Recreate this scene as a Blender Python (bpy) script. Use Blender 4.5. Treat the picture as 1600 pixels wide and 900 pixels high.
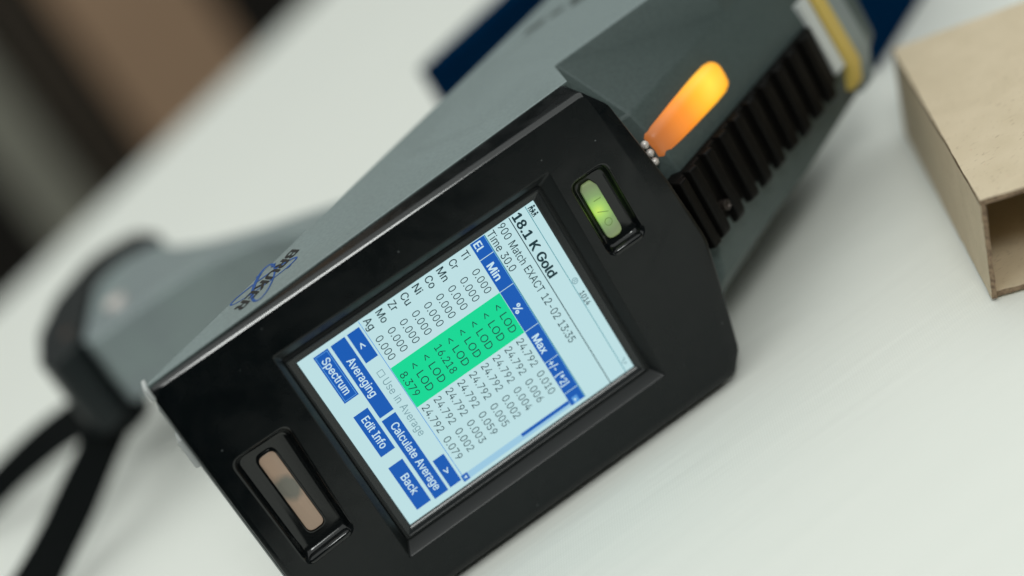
import bpy, bmesh, math, random
from mathutils import Vector, Matrix, noise
random.seed(7)
for o_ in list(bpy.data.objects): bpy.data.objects.remove(o_)
scene = bpy.context.scene
COL = scene.collection

# ------------------------------------------------------------------ frame
# Working frame in millimetres: origin at the centre of the analyzer's display, x along
# the display's long side, y into the device, z up; the table top lies at z = -47 mm.
TABLE_Z = 0.75
ZT = -47.0
def W(x, y, z): return Vector((x/1000, y/1000, (z-ZT)/1000 + TABLE_Z))

# ------------------------------------------------------------------ camera
cd = bpy.data.cameras.new('camera')
cam = bpy.data.objects.new('camera', cd); COL.objects.link(cam)
RX = Vector((0.8152708, -0.3008700, -0.4947835))
RY = Vector((-0.5669169, -0.2404892, -0.7878897))
RZ = Vector((0.1180622, 0.9228446, -0.3666322))
cp = W(-31.943, -402.565, 170.893)
m = Matrix((RX, -RY, -RZ)).transposed().to_4x4(); m.translation = cp
cam.matrix_world = m
cd.lens = 60.034; cd.sensor_width = 36; cd.clip_start = 0.01; cd.clip_end = 50
cd.dof.use_dof = True; cd.dof.focus_distance = 0.4325; cd.dof.aperture_fstop = 3.2
cd.dof.aperture_blades = 0
scene.camera = cam

# ------------------------------------------------------------------ light
world = bpy.data.worlds.new('World'); scene.world = world; world.use_nodes = True
bg = world.node_tree.nodes['Background']
bg.inputs[0].default_value = (0.80, 0.95, 0.92, 1); bg.inputs[1].default_value = 0.05
def area(name, loc, target, sx, sy, power, col):
    l = bpy.data.lights.new(name, 'AREA'); l.shape = 'RECTANGLE'; l.size = sx; l.size_y = sy
    l.energy = power; l.color = col
    o = bpy.data.objects.new(name, l); COL.objects.link(o)
    o.location = loc
    o.rotation_euler = (Vector(target)-Vector(loc)).to_track_quat('-Z', 'Y').to_euler()
    return o
area('window_light', (0.0, -1.05, 1.71), (0.0, 0.0, 0.83), 0.36, 0.28, 5.6, (0.97, 1.0, 0.97))
area('ceiling_light', (-0.3, 0.4, 2.65), (-0.3, 0.4, 0.75), 6.6, 6.2, 116, (0.955, 1.0, 0.97))
scene.view_settings.view_transform = 'Standard'
scene.view_settings.look = 'None'
scene.view_settings.gamma = 1
scene.view_settings.exposure = 0
scene.render.engine = 'CYCLES'
scene.render.resolution_x = 1024; scene.render.resolution_y = 576

# ------------------------------------------------------------------ materials
def mat(name, col, rough=0.5, metal=0.0, spec=0.5, emit=None, estr=0.0, bump=None, vary=None, coat=0.0, trans=0.0):
    M = bpy.data.materials.new(name); M.use_nodes = True
    nt = M.node_tree; b = nt.nodes['Principled BSDF']
    b.inputs['Base Color'].default_value = (*col, 1)
    b.inputs['Roughness'].default_value = rough
    b.inputs['Metallic'].default_value = metal
    b.inputs['Specular IOR Level'].default_value = spec
    b.inputs['Coat Weight'].default_value = coat
    b.inputs['Transmission Weight'].default_value = trans
    if emit:
        b.inputs['Emission Color'].default_value = (*emit, 1); b.inputs['Emission Strength'].default_value = estr
    tc = nt.nodes.new('ShaderNodeTexCoord')
    if vary:      # (scale, second colour, low, high)
        n = nt.nodes.new('ShaderNodeTexNoise'); n.inputs['Scale'].default_value = vary[0]; n.inputs['Detail'].default_value = 5
        r = nt.nodes.new('ShaderNodeMapRange'); r.inputs[1].default_value = vary[2]; r.inputs[2].default_value = vary[3]
        x = nt.nodes.new('ShaderNodeMix'); x.data_type = 'RGBA'
        x.inputs[6].default_value = (*col, 1); x.inputs[7].default_value = (*vary[1], 1)
        nt.links.new(tc.outputs['Object'], n.inputs['Vector']); nt.links.new(n.outputs['Fac'], r.inputs[0])
        nt.links.new(r.outputs[0], x.inputs[0]); nt.links.new(x.outputs[2], b.inputs['Base Color'])
    if bump:      # (scale, strength, distance)
        n = nt.nodes.new('ShaderNodeTexNoise'); n.inputs['Scale'].default_value = bump[0]; n.inputs['Detail'].default_value = 3
        p = nt.nodes.new('ShaderNodeBump'); p.inputs['Strength'].default_value = bump[1]; p.inputs['Distance'].default_value = bump[2]
        nt.links.new(tc.outputs['Object'], n.inputs['Vector']); nt.links.new(n.outputs['Fac'], p.inputs['Height'])
        nt.links.new(p.outputs['Normal'], b.inputs['Normal'])
    return M
def glow(name, col, strength=1.0):
    M = mat(name, (0.01, 0.01, 0.012), 0.35, spec=0.10, emit=col, estr=strength); return M

GREY = mat('grey_textured_paint', (0.238, 0.290, 0.288), 0.5, 0.1, 0.4, bump=(2600, 0.35, 0.0002), vary=(900, (0.20, 0.243, 0.242), 0.35, 0.7))
DARKGREY = mat('dark_grey_textured_paint', (0.075, 0.100, 0.096), 0.5, 0.0, 0.3, bump=(2600, 0.35, 0.0002), vary=(900, (0.062, 0.083, 0.080), 0.35, 0.7))
GREYH = mat('grey_handle_plastic', (0.25, 0.305, 0.30), 0.42, 0.0, 0.5, bump=(1800, 0.25, 0.0002), vary=(60, (0.22, 0.255, 0.265), 0.3, 0.7))
PALE = mat('pale_grey_corner', (0.5, 0.52, 0.51), 0.35)
BLACK = mat('black_glossy_plastic', (0.0024, 0.0042, 0.0050), 0.22, 0.0, 0.33, bump=(1500, 0.05, 0.0001), vary=(300, (0.0045, 0.006, 0.0066), 0.4, 0.75))
BLACKS = mat('black_smooth_plastic', (0.0035, 0.0045, 0.005), 0.16, 0.0, 0.5, bump=(900, 0.04, 0.0001))
RECESS = mat('satin_black_plastic', (0.005, 0.0065, 0.0068), 0.34, 0.0, 0.3)
EDGE = mat('polished_black_edge', (0.0035, 0.0045, 0.005), 0.14, 0.0, 0.85)
RIM = mat('display_rim_plastic', (0.016, 0.018, 0.019), 0.22, 0.0, 0.5)
MATTE = mat('black_matte_plastic', (0.0022, 0.0019, 0.0016), 0.5, 0.0, 0.16, bump=(700, 0.3, 0.0003))
CAPM = mat('black_rubber_cap', (0.008, 0.012, 0.013), 0.45, 0.0, 0.4)
WEB = mat('black_webbing', (0.004, 0.0055, 0.006), 0.9, 0.0, 0.15)
STEEL = mat('brushed_screw', (0.72, 0.66, 0.62), 0.35, 0.3)
WHITEP = mat('white_plastic', (0.62, 0.66, 0.65), 0.4)
YELL = mat('yellow_warning_label', (0.68, 0.5, 0.11), 0.45, vary=(70, (0.62, 0.46, 0.13), 0.4, 0.7))
NAVY = mat('navy_painted_board', (0.0008, 0.015, 0.047), 0.9, 0.0, 0.0, vary=(25, (0.0008, 0.020, 0.058), 0.35, 0.75))
INK = mat('black_print', (0.006, 0.006, 0.006), 0.5)
BLUEINK = mat('blue_print', (0.01, 0.075, 0.30), 0.5)
SMUDGE = mat('dark_grey_print', (0.05, 0.065, 0.06), 0.5)
SPECK = mat('pale_speck', (0.35, 0.35, 0.34), 0.6)

def specks(M, scale, size, keep, col):
    nt = M.node_tree; b = nt.nodes['Principled BSDF']; tc = nt.nodes.new('ShaderNodeTexCoord')
    v = nt.nodes.new('ShaderNodeTexVoronoi'); v.inputs['Scale'].default_value = scale
    nt.links.new(tc.outputs['Object'], v.inputs['Vector'])
    lt = nt.nodes.new('ShaderNodeMath'); lt.operation = 'LESS_THAN'; lt.inputs[1].default_value = size; nt.links.new(v.outputs['Distance'], lt.inputs[0])
    sx = nt.nodes.new('ShaderNodeSeparateColor'); nt.links.new(v.outputs['Color'], sx.inputs[0])
    gt = nt.nodes.new('ShaderNodeMath'); gt.operation = 'GREATER_THAN'; gt.inputs[1].default_value = 1-keep; nt.links.new(sx.outputs[0], gt.inputs[0])
    mu = nt.nodes.new('ShaderNodeMath'); mu.operation = 'MULTIPLY'; nt.links.new(lt.outputs[0], mu.inputs[0]); nt.links.new(gt.outputs[0], mu.inputs[1])
    mx = nt.nodes.new('ShaderNodeMix'); mx.data_type = 'RGBA'; mx.inputs[7].default_value = (*col, 1)
    src = b.inputs['Base Color'].links[0].from_socket; nt.links.new(mu.outputs[0], mx.inputs[0]); nt.links.new(src, mx.inputs[6]); nt.links.new(mx.outputs[2], b.inputs['Base Color'])
specks(BLACK, 210, 0.045, 0.30, (0.10, 0.11, 0.11))

def smears(M, scale, lo, hi):
    nt = M.node_tree; b = nt.nodes['Principled BSDF']; tc = nt.nodes.new('ShaderNodeTexCoord')
    n = nt.nodes.new('ShaderNodeTexNoise'); n.inputs['Scale'].default_value = scale; n.inputs['Detail'].default_value = 6; n.inputs['Distortion'].default_value = 1.5
    r = nt.nodes.new('ShaderNodeMapRange'); r.inputs[1].default_value = 0.35; r.inputs[2].default_value = 0.7; r.inputs[3].default_value = lo; r.inputs[4].default_value = hi
    nt.links.new(tc.outputs['Object'], n.inputs['Vector']); nt.links.new(n.outputs['Fac'], r.inputs[0]); nt.links.new(r.outputs[0], b.inputs['Roughness'])
smears(BLACK, 45, 0.17, 0.36); smears(DARKGREY, 30, 0.42, 0.62); smears(GREY, 30, 0.42, 0.6)

# lit display colours
LCD = glow('lcd_background', (0.53, 0.77, 0.80), 0.95)
UIBLUE = glow('lcd_blue', (0.006, 0.105, 0.47), 0.95)
UIBLUE2 = glow('lcd_focus_line', (0.10, 0.34, 0.75), 0.95)
UIPALE = glow('lcd_scroll_track', (0.34, 0.60, 0.78), 0.95)
UIGREEN = glow('lcd_green', (0.003, 0.69, 0.30), 0.98)
UITEXT = glow('lcd_text', (0.010, 0.040, 0.050), 0.9)
UIGREYT = glow('lcd_grey_text', (0.20, 0.36, 0.40), 0.9)
UIWHITE = glow('lcd_white_text', (0.60, 0.82, 0.90), 0.95)
UILINE = glow('lcd_line', (0.06, 0.30, 0.36), 0.9)

# translucent green rocker lit from inside near its middle
def lit_material(name, base, stops, centre, radius, strength):
    M = mat(name, base, 0.4, 0, 0.4)
    nt = M.node_tree; b = nt.nodes['Principled BSDF']
    geo = nt.nodes.new('ShaderNodeTexCoord')
    vm = nt.nodes.new('ShaderNodeVectorMath'); vm.operation = 'DISTANCE'; vm.inputs[1].default_value = centre
    mr = nt.nodes.new('ShaderNodeMapRange'); mr.inputs[1].default_value = 0; mr.inputs[2].default_value = radius
    cr = nt.nodes.new('ShaderNodeValToRGB')
    e = cr.color_ramp.elements
    while len(e) < len(stops): e.new(0.5)
    for k, (p, c) in enumerate(stops): e[k].position = p; e[k].color = (*c, 1)
    nt.links.new(geo.outputs['Object'], vm.inputs[0]); nt.links.new(vm.outputs['Value'], mr.inputs[0])
    nt.links.new(mr.outputs[0], cr.inputs[0]); nt.links.new(cr.outputs[0], b.inputs['Emission Color'])
    b.inputs['Emission Strength'].default_value = strength
    return M

def cloth_material():
    M = mat('white_tablecloth', (0.835, 0.845, 0.79), 0.85, 0, 0.2)
    nt = M.node_tree; b = nt.nodes['Principled BSDF']; tc = nt.nodes.new('ShaderNodeTexCoord')
    mp = nt.nodes.new('ShaderNodeMapping'); mp.inputs['Rotation'].default_value = (0, 0, 0.35)
    nt.links.new(tc.outputs['Object'], mp.inputs['Vector'])
    w1 = nt.nodes.new('ShaderNodeTexWave'); w1.inputs['Scale'].default_value = 420; w1.inputs['Distortion'].default_value = 1.2; w1.inputs['Detail'].default_value = 2
    w2 = nt.nodes.new('ShaderNodeTexWave'); w2.bands_direction = 'Y'; w2.inputs['Scale'].default_value = 420; w2.inputs['Distortion'].default_value = 1.2
    ad = nt.nodes.new('ShaderNodeMath'); ad.operation = 'ADD'
    for q, w_ in ((0, w1), (1, w2)):
        nt.links.new(mp.outputs[0], w_.inputs['Vector']); nt.links.new(w_.outputs['Fac'], ad.inputs[q])
    bp = nt.nodes.new('ShaderNodeBump'); bp.inputs['Strength'].default_value = 0.045; bp.inputs['Distance'].default_value = 0.0003
    nt.links.new(ad.outputs[0], bp.inputs['Height'])
    mp2 = nt.nodes.new('ShaderNodeMapping'); mp2.inputs['Rotation'].default_value = (0, 0, -0.55); mp2.inputs['Scale'].default_value = (9, 75, 9)
    nt.links.new(tc.outputs['Object'], mp2.inputs['Vector'])
    nz = nt.nodes.new('ShaderNodeTexNoise'); nz.inputs['Scale'].default_value = 1.4; nz.inputs['Detail'].default_value = 4
    nt.links.new(mp2.outputs[0], nz.inputs['Vector'])
    b2 = nt.nodes.new('ShaderNodeBump'); b2.inputs['Strength'].default_value = 0.3; b2.inputs['Distance'].default_value = 0.002
    nt.links.new(nz.outputs['Fac'], b2.inputs['Height']); nt.links.new(bp.outputs[0], b2.inputs['Normal'])
    nt.links.new(b2.outputs[0], b.inputs['Normal'])
    return M
def kraft_material():
    M = mat('kraft_board', (0.60, 0.475, 0.33), 0.8, 0, 0.2)
    nt = M.node_tree; b = nt.nodes['Principled BSDF']; tc = nt.nodes.new('ShaderNodeTexCoord')
    n1 = nt.nodes.new('ShaderNodeTexNoise'); n1.inputs['Scale'].default_value = 120; n1.inputs['Detail'].default_value = 6
    mp = nt.nodes.new('ShaderNodeMapping'); mp.inputs['Scale'].default_value = (500, 1400, 900); mp.inputs['Rotation'].default_value = (0, 0, 0.9)
    n2 = nt.nodes.new('ShaderNodeTexNoise'); n2.inputs['Scale'].default_value = 1.0; n2.inputs['Detail'].default_value = 3
    v = nt.nodes.new('ShaderNodeTexVoronoi'); v.inputs['Scale'].default_value = 260
    nt.links.new(tc.outputs['Object'], n1.inputs['Vector']); nt.links.new(tc.outputs['Object'], mp.inputs[0]); nt.links.new(mp.outputs[0], n2.inputs['Vector']); nt.links.new(tc.outputs['Object'], v.inputs['Vector'])
    r1 = nt.nodes.new('ShaderNodeValToRGB'); e = r1.color_ramp.elements
    e[0].position = 0.3; e[0].color = (0.655, 0.545, 0.385, 1); e[1].position = 0.7; e[1].color = (0.71, 0.595, 0.43, 1)
    nt.links.new(n1.outputs['Fac'], r1.inputs[0])
    r2 = nt.nodes.new('ShaderNodeMapRange'); r2.inputs[1].default_value = 0.62; r2.inputs[2].default_value = 0.72
    nt.links.new(n2.outputs['Fac'], r2.inputs[0])
    mx = nt.nodes.new('ShaderNodeMix'); mx.data_type = 'RGBA'; mx.inputs[7].default_value = (0.36, 0.26, 0.17, 1)
    mu = nt.nodes.new('ShaderNodeMath'); mu.operation = 'MULTIPLY'; mu.inputs[1].default_value = 0.5
    nt.links.new(r2.outputs[0], mu.inputs[0]); nt.links.new(mu.outputs[0], mx.inputs[0]); nt.links.new(r1.outputs[0], mx.inputs[6])
    r3 = nt.nodes.new('ShaderNodeMapRange'); r3.inputs[1].default_value = 0.05; r3.inputs[2].default_value = 0.09; r3.inputs[3].default_value = 1; r3.inputs[4].default_value = 0
    nt.links.new(v.outputs['Distance'], r3.inputs[0])
    m3 = nt.nodes.new('ShaderNodeMix'); m3.data_type = 'RGBA'; m3.inputs[7].default_value = (0.62, 0.30, 0.20, 1)
    mu3 = nt.nodes.new('ShaderNodeMath'); mu3.operation = 'MULTIPLY'; mu3.inputs[1].default_value = 0.35
    nt.links.new(r3.outputs[0], mu3.inputs[0]); nt.links.new(mu3.outputs[0], m3.inputs[0]); nt.links.new(mx.outputs[2], m3.inputs[6])
    nt.links.new(m3.outputs[2], b.inputs['Base Color'])
    bp = nt.nodes.new('ShaderNodeBump'); bp.inputs['Strength'].default_value = 0.25; bp.inputs['Distance'].default_value = 0.0002
    nt.links.new(n2.outputs['Fac'], bp.inputs['Height']); nt.links.new(bp.outputs[0], b.inputs['Normal'])
    return M
CLOTH = cloth_material(); KRAFT = kraft_material()
KRAFTEDGE = mat('kraft_cut_edge', (0.30, 0.215, 0.14), 0.9, 0, 0.1, vary=(900, (0.16, 0.11, 0.075), 0.4, 0.65))

# ------------------------------------------------------------------ helpers
def tag(o, label=None, cat=None, kind=None, group=None):
    if label: o['label'] = label
    if cat: o['category'] = cat
    if kind: o['kind'] = kind
    if group: o['group'] = group
    return o
def wloc(o):
    v = Vector((0, 0, 0))
    while o is not None: v += o.location; o = o.parent
    return v
def thing(name, base, label, cat, group=None):
    e = bpy.data.objects.new(name, None); COL.objects.link(e); e.location = base; e.empty_display_size = 0.01
    return tag(e, label, cat, None, group)
def obj(name, verts, faces, material, parent=None, smooth=None, origin=None, bevel=None):
    """verts in world metres; smooth = angle in degrees for smooth shading"""
    base = wloc(parent) if parent else Vector((0, 0, 0))
    loc = Vector(origin) if origin is not None else (Vector((0, 0, 0)) if parent is None else base)
    me = bpy.data.meshes.new(name)
    me.from_pydata([tuple(Vector(v)-loc) for v in verts], [], faces); me.validate(); me.update()
    bm = bmesh.new(); bm.from_mesh(me); bmesh.ops.recalc_face_normals(bm, faces=bm.faces)
    bm.to_mesh(me); bm.free()
    if smooth is not None:
        for p in me.polygons: p.use_smooth = True
        me.set_sharp_from_angle(angle=math.radians(smooth))
    o = bpy.data.objects.new(name, me); COL.objects.link(o)
    if isinstance(material, (list, tuple)):
        for mm in material: me.materials.append(mm)
    else: me.materials.append(material)
    if parent: o.parent = parent
    o.location = loc - base
    if bevel:
        b = o.modifiers.new('bevel', 'BEVEL'); b.width = bevel[0]/1000; b.segments = bevel[1]; b.limit_method = 'ANGLE'; b.angle_limit = math.radians(bevel[2] if len(bevel) > 2 else 25)
    return o
class MB:
    def __init__(s): s.v = []; s.f = []
    def add(s, verts, faces):
        k = len(s.v); s.v += [Vector(v) for v in verts]; s.f += [tuple(i+k for i in f) for f in faces]
    def loft(s, loops, cap0=False, cap1=False, closed=True):
        k = len(s.v); n = len(loops[0])
        for L in loops: s.v += [Vector(p) for p in L]
        for r in range(len(loops)-1):
            for i in range(n if closed else n-1):
                a = k+r*n+i; b = k+r*n+(i+1) % n
                s.f.append((a, b, b+n, a+n))
        if cap0: s.f.append(tuple(range(k, k+n))[::-1])
        if cap1: s.f.append(tuple(range(k+(len(loops)-1)*n, k+len(loops)*n)))
    def build(s, *a, **k): return obj(a[0], s.v, s.f, *a[1:], **k)
def round_poly(pts, radii, seg=6):
    """2D polygon with rounded corners; same point count for equal corner lists"""
    out = []; n = len(pts)
    for i in range(n):
        p = Vector(pts[i]); a = Vector(pts[i-1])-p; b = Vector(pts[(i+1) % n])-p
        r = radii[i] if isinstance(radii, (list, tuple)) else radii
        la, lb = a.length, b.length; a.normalize(); b.normalize()
        ang = a.angle(b); t = min(r/math.tan(ang/2), la*0.49, lb*0.49) if ang < math.pi-1e-4 else 0
        p0 = p+a*t; p2 = p+b*t
        for k in range(seg+1):
            u = k/seg
            out.append(tuple(p0*(1-u)**2 + p*2*u*(1-u) + p2*u*u))
    return out
def rrect(x0, x1, z0, z1, r, seg=6):
    return round_poly([(x0, z0), (x1, z0), (x1, z1), (x0, z1)], r, seg)
def L3(loop, y): return [W(x, y, z) for x, z in loop]
def fill2d(loops):
    """filled planar face set of an outline with holes -> (verts2d, faces)"""
    cu = bpy.data.curves.new('fill', 'CURVE'); cu.dimensions = '2D'; cu.fill_mode = 'BOTH'
    for L in loops:
        sp = cu.splines.new('POLY'); sp.points.add(len(L)-1); sp.use_cyclic_u = True
        for p, q in zip(sp.points, L): p.co = (q[0], q[1], 0, 1)
    t = bpy.data.objects.new('fill', cu); COL.objects.link(t)
    dg = bpy.context.evaluated_depsgraph_get(); me = bpy.data.meshes.new_from_object(t.evaluated_get(dg))
    v = [(p.co.x, p.co.y) for p in me.vertices]; f = [tuple(p.vertices) for p in me.polygons]
    bpy.data.objects.remove(t); bpy.data.curves.remove(cu); bpy.data.meshes.remove(me)
    return v, f
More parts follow.
